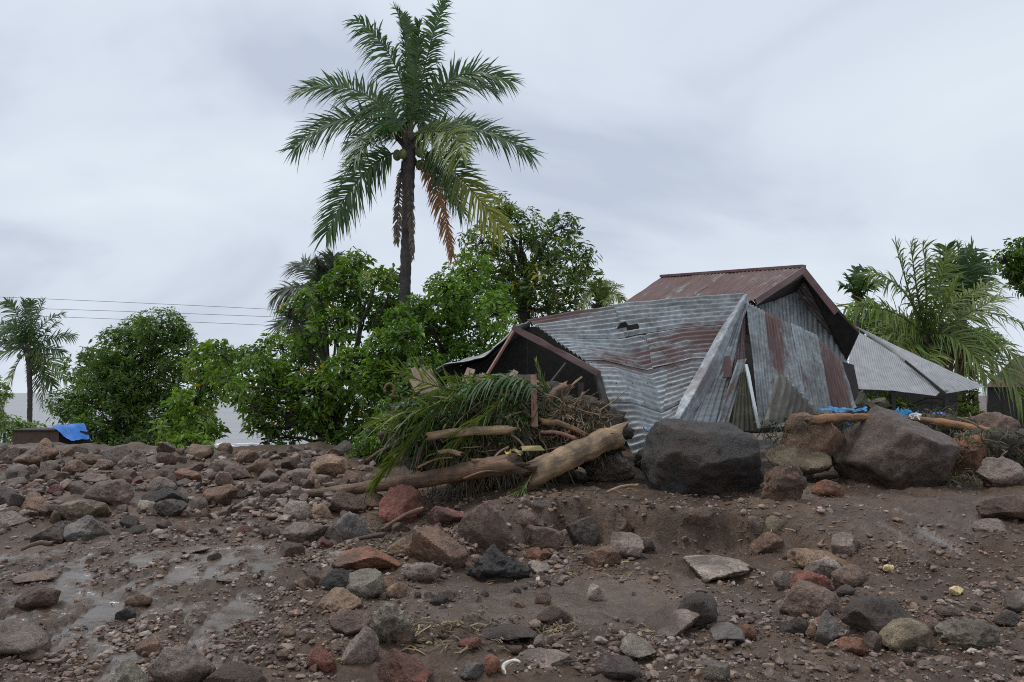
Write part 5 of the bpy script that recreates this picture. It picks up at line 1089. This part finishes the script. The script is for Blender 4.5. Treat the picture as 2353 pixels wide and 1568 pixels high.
def log(label, p0, p1, r0, r1, mat, seed=0, bend=0.03, name='log', rough=0.25, cat='log'):
    p0, p1 = np.array(p0), np.array(p1); t = np.linspace(0, 1, 36); P = p0 + (p1 - p0) * t[:, None]; r = np.random.default_rng(seed)
    P = P + np.sin(np.pi * t)[:, None] * np.array((0, 0, bend)) + 0.25 * min(r0, r1) * fbm(np.stack([t * 4, t * 0 + seed, t * 0], -1), 3)[:, None] * np.array((0.2, 0.5, 1))
    R = (r0 + (r1 - r0) * t) * (1 + 0.05 * fbm(np.stack([t * 9, t * 0 + seed, t * 0 + 3], -1), 3)); V, F = tube(P, R, 16, rough * 0.45, seed); Ln = np.linalg.norm(p1 - p0); a = np.arange(16) * 2 * math.pi / 16
    cu = np.stack([np.repeat(t * Ln, 16), np.tile(np.cos(a), 36) * max(r0, r1), np.tile(np.sin(a), 36) * max(r0, r1)], -1) + seed * 2.3; cu = np.concatenate([cu, cu[:1], cu[-1:]])
    # splintered ends
    ax = unit(p1 - p0)
    for s0, sg in ((0, -1), (35, 1)): V[s0 * 16:(s0 + 1) * 16] += ax * sg * (r.uniform(0, 1.4, 16) ** 2)[:, None] * R[s0]
    o = obj(name, make_mesh(name, V, F, cuv=cu), M[mat]); return tag(o, label, cat)

log('thick pale stripped log sloping up beside the knobbly rock', pix(1228, 1090, 9.95), pix(1412, 1004, 10.9), 0.175, 0.17, 'log', 1, 0.02, rough=0.15)
log('pale broken log lying across the front of the heap', pix(985, 1003, 10.15), pix(1168, 990, 10.2), 0.06, 0.065, 'log', 2)
log('long brown tree trunk under the heap running out over the gravel', pix(700, 1136, 11.4), pix(1175, 1064, 9.75), 0.06, 0.14, 'darklog', 3, -0.04)
log('splintered orange branch stub on top of the long trunk', pix(1090, 1060, 9.9), pix(1160, 1072, 9.9), 0.03, 0.04, 'orangelog', 4, rough=0.4)
log('short cut branch end under the pale broken log', pix(1012, 1040, 10.1), pix(1056, 1044, 10.1), 0.03, 0.035, 'log', 5)
log('curved pale root above the thick stripped log', pix(1248, 970, 10.7), pix(1345, 1000, 10.6), 0.05, 0.035, 'orangelog', 6, 0.05)
log('reddish split branch just above the thick stripped log', pix(1245, 993, 10.5), pix(1320, 1008, 10.5), 0.025, 0.03, 'plank', 7)
log('bare stick leaning out of the heap toward the almond tree', pix(845, 1058, 11.3), pix(918, 1018, 11.2), 0.03, 0.025, 'darklog', 8)
log('twisted pale branch standing in the dark opening', pix(1294, 920, 11.3), pix(1336, 868, 11.4), 0.022, 0.016, 'log', 9, 0.05)
log('rough stump lying among brown litter behind the red plank', pix(1255, 925, 11.2), pix(1300, 890, 11.3), 0.07, 0.08, 'darklog', 10, rough=0.4)
log('pale root hook beside the yellow strip', pix(1130, 1060, 9.85), pix(1168, 1028, 9.9), 0.018, 0.012, 'log', 11)
log('orange timber lying over the rounded brown boulder', pix(1868, 966, 11.4), pix(2002, 962, 11.6), 0.075, 0.06, 'orangelog', 12)
log('long orange brown log behind the peaked boulder', pix(2086, 962, 12.6), pix(2290, 998, 11.9), 0.055, 0.085, 'orangelog', 13)
log('thin stick leaning from blue sheet to loose metal sheet', pix(1755, 982, 12.0), pix(1890, 950, 12.2), 0.012, 0.01, 'darklog', 14)
log('dark forked twig over the pale flat topped boulder', pix(2204, 962, 11.5), pix(2266, 992, 11.3), 0.02, 0.012, 'darklog', 15)
log('dark charred branch lying across the middle heap stones', pix(880, 1216, 8.6), pix(970, 1170, 8.75), 0.018, 0.028, 'darklog', 16)
log('dark branch on the mud below the blue grey heap rock', pix(756, 1262, 8.3), pix(880, 1230, 8.5), 0.012, 0.03, 'darklog', 17)
log('thin twig lying over the grey green rock', pix(2128, 1420, 6.15), pix(2262, 1432, 6.1), 0.006, 0.004, 'log', 18)
log('pale broken stick on the mud below the cluster', pix(1832, 1522, 5.0), pix(1896, 1550, 4.85), 0.012, 0.008, 'log', 19)
log('small pale split log at the base of the boulder', pix(1395, 1132, 9.35), pix(1465, 1116, 9.5), 0.018, 0.02, 'log', 20)
log('pale straw stalk on the gravel below the small reddish stone', pix(1870, 1218, 8.2), pix(1940, 1216, 8.2), 0.008, 0.007, 'log', 21)
log('crusted stub in the puddle beside the dark wet stone', pix(52, 1262, 8.0), pix(118, 1250, 8.1), 0.018, 0.03, 'darklog', 22)

for k, (a, b, da, db, r_, m_, lab) in enumerate([
  ((1285, 960), (1388, 938), 10.9, 11.2, 0.022, 'log', 'pale crooked branch crossing the brown litter in the opening'),
  ((1300, 1000), (1372, 968), 10.7, 10.9, 0.030, 'darklog', 'dark broken branch above the upper end of the thick log'),
  ((1135, 975), (1216, 945), 10.6, 10.8, 0.018, 'log', 'thin bare branch slanting behind the red brown plank'),
  ((1040, 985), (1105, 925), 10.5, 10.7, 0.012, 'log', 'thin pale stem curving through the green leaves'),
  ((1068, 1100), (1150, 1084), 9.8, 9.7, 0.016, 'orangelog', 'orange splinter lying along the long brown trunk'),
  ((1175, 1000), (1215, 1046), 10.2, 10.0, 0.020, 'darklog', 'dark root hanging behind the yellow strip'),
  ((1340, 905), (1322, 958), 11.2, 11.0, 0.026, 'darklog', 'short dark stake standing in the opening'),
  ((960, 1075), (1040, 1052), 10.0, 10.1, 0.016, 'darklog', 'dark stick jutting under the short cut branch end')]):
    log(lab, pix(*a, da), pix(*b, db), r_, r_ * 0.7, m_, 60 + k, 0.04, name='branch', rough=0.5, cat='branch')
def plank(label, a, b, w, t, mat): return tag(beam('plank', a, b, w, t, M[mat], up=(1, 0, 0.1)), label, 'plank')
plank('upright red brown plank standing in front of the dark opening', pix(1226, 862, 11.05), pix(1229, 982, 10.6), 0.09, 0.03, 'plank')
plank('pinkish plank end poking from the heap, nearest the left slope', pix(1070, 880, 11.3), pix(1083, 848, 11.4), 0.13, 0.03, 'paleplank')
plank('short broken pinkish board beside the plank end', pix(1098, 888, 11.3), pix(1110, 862, 11.35), 0.12, 0.03, 'paleplank')
plank('slanted pinkish board sticking up toward the dark opening', pix(1162, 884, 11.2), pix(1186, 853, 11.3), 0.09, 0.03, 'paleplank')
for k, (a, b, lab) in enumerate([((975, 905), (950, 845), 'weathered tan slat fanning out highest behind the fallen fronds'), ((992, 905), (968, 846), 'second weathered tan slat of the fan behind the fronds'), ((1006, 902), (985, 850), 'third weathered tan slat of the fan behind the fronds'), ((962, 900), (945, 868), 'shortest weathered tan slat at the outside of the fan')]):
    plank(lab, pix(*a, 11.5), pix(*b, 11.6), 0.10, 0.02, 'paleplank')
# bent cable loop
t = np.linspace(0, 1, 24); P = np.array([pix(897 + 11 * math.cos(3.6 - 5.2 * q) - 2, 896 - 14 * math.sin(3.6 - 5.2 * q) * 1.0, 11.4) for q in t]); P = np.concatenate([P, [pix(916, 912, 11.4)]])
V, F = tube(P, 0.02, 7); tag(obj('bent_root', make_mesh('bent_root', V, F, cuv=V), M['darklog']), 'reddish looped root curling out beside the fallen fronds', 'root')
# fallen palm fronds, each a thing
def fallen(label, b, m, e, **o):
    h = frond(None, pix(*b), pix(*m), pix(*e), seed=int(b[0]), toplevel='fallen_frond', **o); return tag(h, label, 'palm frond', 'fallen palm fronds')
fallen('fallen palm frond spreading stiff leaflets up and outward from the heap', (1110, 900, 10.7), (1020, 892, 10.5), (905, 850, 10.7), leaf=0.55, n=26, colors=('mid', 'lime'), twist=1.2, droop=0.1, wid=0.014, stalk=0.02)
fallen('fallen palm frond trailing low over the outer end of the heap', (1090, 910, 10.5), (990, 935, 10.3), (868, 968, 10.4), leaf=0.6, n=34, colors=('deep', 'lime'), twist=0.5, droop=0.3, wid=0.018, stalk=0.022)
fallen('bright green palm frond hanging steeply to the gravel', (1040, 905, 10.4), (965, 990, 10.2), (872, 1098, 10.3), leaf=0.5, n=36, colors=('mid', 'lime'), twist=0.8, droop=0.35, wid=0.018, stalk=0.02, fwd=0.9)
fallen('dark palm frond draped over the crest of the heap', (1250, 905, 10.7), (1160, 868, 10.7), (1050, 905, 10.5), leaf=0.55, n=40, colors=('deep', 'mid'), twist=0.2, droop=0.7, wid=0.02, stalk=0.02)
fallen('small green palm frond lying below the heap roots', (1222, 1092, 9.75), (1190, 1135, 9.55), (1140, 1172, 9.4), leaf=0.3, n=26, colors=('mid', 'lime'), twist=0.6, droop=0.2, wid=0.009, stalk=0.012, fwd=0.9)
fallen('green palm tuft standing up before the dark opening', (1262, 905, 11.0), (1243, 870, 11.0), (1232, 835, 11.05), leaf=0.25, n=12, colors=('mid', 'lime'), twist=0.6, droop=0.2, wid=0.012, stalk=0.01, fwd=1.1)
fallen('broad limp palm frond hanging over the middle of the heap front', (1170, 905, 10.5), (1110, 960, 10.25), (1020, 1040, 10.2), leaf=0.42, n=34, colors=('mid', 'lime'), twist=0.9, droop=0.45, wid=0.017, stalk=0.02)
fallen('yellowish palm frond lying flat along the crest behind the pinkish boards', (1230, 880, 11.2), (1130, 868, 11.1), (1020, 872, 11.1), leaf=0.4, n=30, colors=('lime', 'mid'), twist=0.4, droop=0.35, wid=0.016, stalk=0.02)
# yellow strips
def crumple(name, label, cat, box, mat, seed, nu=14, nv=8, amp=0.06):
    x0, y0, x1, y1, d = box; u, v = np.meshgrid(np.linspace(0, 1, nu), np.linspace(0, 1, nv)); us = u; v = 0.5 + 0.5 * noise3(np.stack([u * 3, 0 * u, 0 * u + seed], -1)) + (v - 0.5) * (0.35 + 1.1 * np.abs(noise3(np.stack([u * 5, 0 * u + 3, 0 * u + seed], -1)))); q = px((x0, y0, d + 0.1), (x1, y0, d + 0.1), (x1, y1, d - 0.1), (x0, y1, d - 0.1))
    S = (1 - v)[..., None] * ((1 - u)[..., None] * q[0] + u[..., None] * q[1]) + v[..., None] * ((1 - u)[..., None] * q[3] + u[..., None] * q[2]); n = np.stack([fbm(np.stack([u * 4, v * 4, 0 * u + seed + 7 * k], -1), 4) for k in range(3)], -1)
    S = S + n * amp; i = np.arange(nv - 1)[:, None] * nu; j = np.arange(nu - 1)[None]; F = np.stack([i + j, i + j + 1, i + nu + j + 1, i + nu + j], -1).reshape(-1, 4); 
    return tag(obj(name, make_mesh(name, S.reshape(-1, 3), [F], crisp=40), M[mat]), label, cat)
tag(panel('yellow_strip', [pix(1198, 1026, 9.95), pix(1242, 1025, 9.9), pix(1252, 1036, 9.85), pix(1200, 1037, 9.85)], 0.012, M['yellow']), 'flat yellow plastic strip lying on the heap', 'plastic')
crumple('yellow_rag', 'crumpled yellow rag beside the flat yellow strip', 'rag', (1160, 1030, 1202, 1046, 9.85), 'yellow', 3, amp=0.03)
crumple('blue_sheet', 'torn bright blue sheet over the orange timber', 'plastic sheet', (1886, 934, 1992, 950, 11.9), 'cyan', 4, 30, 6, 0.03)
crumple('blue_sheet', 'dark folded blue sheet hanging behind the boulder below the timber', 'plastic sheet', (1945, 958, 1992, 1010, 11.9), 'cyan', 5, 12, 12, 0.06)
crumple('blue_sheet', 'crumpled blue sheet on top of the long log', 'plastic sheet', (2056, 938, 2112, 962, 12.4), 'cyan', 6, 16, 8, 0.045)
crumple('blue_sheet', 'small blue scrap caught behind the dark blocky boulder', 'plastic sheet', (1492, 976, 1558, 1002, 11.1), 'cyan', 8, 12, 8, 0.05)
crumple('blue_sheet', 'dim blue cloth in the shade under the shelter', 'plastic sheet', (2135, 945, 2175, 962, 14.5), 'blue', 9, 8, 6, 0.04)
crumple('white_rag', 'white plastic scrap hanging by the crumpled blue sheet', 'plastic sheet', (2092, 944, 2116, 966, 12.3), 'white', 10, 8, 8, 0.05)
crumple('dry_leaf', 'yellow green torn banana leaf standing behind the peaked boulder', 'leaf', (1972, 905, 2040, 952, 13.0), 'green', 11, 10, 8, 0.12)
o = sheet('loose_sheet', px((1783, 862, 11.9), (1808, 868, 12.0), (1884, 955, 12.5)), px((1758, 968, 11.7), (1790, 972, 11.8), (1872, 972, 12.3)), 0, 1, 0, 1, 8, 0.035, None, 70, 0.03, nu=16, mat=M['loose']); tag(o, 'loose corrugated sheet propped against the end wall', 'metal sheet')
# white shell ring and two cream stones
t = np.linspace(0, 2 * math.pi, 28); c = hit(1177, 1548); Rr = 0.055
t = t[:24] + 0.6; P = np.stack([c[0] + Rr * np.cos(t) * (1 + 0.1 * np.sin(3 * t)), c[1] + 0.04 * np.sin(t), c[2] + 0.03 + 0.036 * np.sin(t + 0.3)], -1); V, F = tube(P, 0.006 + 0.006 * np.sin(np.linspace(0.2, 3, 24)), 7, 0.8, 3); tag(obj('shell', make_mesh('shell', V, F), M['white']), 'broken white shell ring in the foreground mud', 'shell')
for x, y, w, lab in ((2042, 1309, 27, 'small cream stone on the gravel flat, nearer the cluster'), (2198, 1367, 34, 'larger cream yellow stone alone on the gravel flat'), (1309, 1320, 12, 'tiny cream stone in the mud pool')):
    p = hit(x, y); k = p[1] / FD; V, F = rock_verts(int(x), 3, 9, 20, 0.12, 3.0); V = V * np.array((w * k, w * k * 0.8, w * k * 0.6)); V[:, 2] += w * k * 0.22; tag(obj('cream_stone', make_mesh('cream_stone', V, [F]), M['foam'], loc=(p[0], p[1], hz(p[0], p[1]))), lab, 'stone')

def loose_litter():
    """straw, leaf scraps and stalks washed over the mud; green scraps by the boulders"""
    r = np.random.default_rng(91)
    zones = [((930, 1420, 1200, 1500), 260, 0.10), ((1230, 1440, 1330, 1475), 120, 0.08), ((1300, 1270, 1450, 1330), 130, 0.09), ((780, 1180, 900, 1270), 200, 0.10), ((640, 1250, 780, 1290), 80, 0.08), ((1440, 1440, 1560, 1480), 50, 0.1), ((2150, 1420, 2353, 1480), 60, 0.10), ((1700, 1190, 1950, 1260), 60, 0.12), ((560, 1120, 720, 1160), 90, 0.08), ((0, 1100, 330, 1200), 60, 0.09), ((0, 1250, 2353, 1560), 220, 0.07), ((1300, 1090, 1470, 1150), 140, 0.12), ((1840, 1095, 1960, 1150), 60, 0.1), ((2160, 1080, 2280, 1120), 90, 0.12), ((960, 1180, 1060, 1240), 130, 0.1)]
    Ps = []; Ls = []
    for (x0, y0, x1, y1), n, L in zones:
        for _ in range(n):
            p = hit(r.uniform(x0, x1), r.uniform(y0, y1)); Ps.append(p + np.array((0, 0, 0.01))); Ls.append(L * r.uniform(0.3, 1.5))
    P = np.array(Ps); n = len(P); Ls = np.array(Ls); P[:, 2] = height(P[:, 0], P[:, 1]) + 0.012; a = r.normal(size=n) * 0.8; d = np.stack([np.cos(a), np.sin(a), 0.15 * r.normal(size=n)], -1); s = np.linspace(-0.5, 0.5, 5)
    Q = P[:, None] + Ls[:, None, None] * s[None, :, None] * d[:, None] + (Ls * 0.25)[:, None, None] * (0.25 - s ** 2)[None, :, None] * np.abs(r.normal(size=(n, 1, 3))) + 0.004 * r.normal(size=(n, 5, 3))
    V, F = ribbons(Q, 0.0045 * r.uniform(0.5, 1.8, (n, 1)) * np.ones((1, 5)), unit(np.stack([-d[:, 1], d[:, 0], 0.4 * r.normal(size=n)], -1)))
    c = np.array([(0.22, 0.15, 0.075), (0.14, 0.095, 0.055), (0.07, 0.05, 0.035), (0.30, 0.22, 0.12), (0.10, 0.075, 0.04)])[r.integers(5, size=n)] * r.uniform(0.6, 1.2, (n, 1))
    tag(obj('straw_litter', make_mesh('straw_litter', V, [F], np.repeat(c[:, None], 10, 1).reshape(-1, 3), smooth=False), M['litter']), 'scattered straw and dead leaf scraps on the mud', 'litter', kind='stuff')
    # leafy debris beside the log on the far side, and clumps around the boulders
    zs = [((2190, 985, 2400, 1060), 900, 11.6), ((1750, 960, 1880, 1010), 260, 11.6), ((2110, 935, 2230, 985), 260, 12.7), ((1480, 985, 1560, 1060), 160, 11.0), ((1880, 960, 2000, 1000), 200, 11.9), ((2180, 1080, 2250, 1115), 120, 10.7)]
    Q = []; C = []
    for (x0, y0, x1, y1), n, d in zs:
        p = np.array([pix(r.uniform(x0, x1), r.uniform(y0, y1), d + r.normal() * 0.2) for _ in range(n)]); dd = unit(r.normal(size=(n, 3)) + np.array((0, -0.3, -0.1))); s = np.linspace(0, 1, 5); L = r.uniform(0.05, 0.2, n)
        Q.append(p[:, None] + L[:, None, None] * (s[None, :, None] * dd[:, None] + 0.4 * (s ** 2)[None, :, None] * np.array((0, 0, -1.0)))); C.append(np.array([(0.05, 0.06, 0.022), (0.07, 0.05, 0.03), (0.11, 0.08, 0.045), (0.04, 0.045, 0.018), (0.09, 0.11, 0.03)])[r.integers(5, size=n)] * r.uniform(0.6, 1.3, (n, 1)))
    Q = np.concatenate(Q); C = np.concatenate(C); n = len(Q); W = 0.008 * r.uniform(0.4, 1.6, (n, 1)) * np.array([[0.5, 1, 1, 0.8, 0.1]]); V, F = ribbons(Q, W, unit(r.normal(size=(n, 3))))
    tag(obj('boulder_litter', make_mesh('boulder_litter', V, [F], np.repeat(C[:, None], 10, 1).reshape(-1, 3), smooth=False), M['litter']), 'tangled dead leaves and twigs caught between the big boulders', 'debris', kind='stuff')
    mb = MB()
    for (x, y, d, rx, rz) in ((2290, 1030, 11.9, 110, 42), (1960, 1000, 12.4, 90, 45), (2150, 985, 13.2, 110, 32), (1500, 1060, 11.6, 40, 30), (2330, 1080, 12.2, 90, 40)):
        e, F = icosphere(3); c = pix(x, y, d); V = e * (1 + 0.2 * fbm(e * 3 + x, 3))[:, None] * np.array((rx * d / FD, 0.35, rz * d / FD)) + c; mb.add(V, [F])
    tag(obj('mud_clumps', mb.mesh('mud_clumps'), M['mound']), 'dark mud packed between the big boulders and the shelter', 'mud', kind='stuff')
loose_litter()
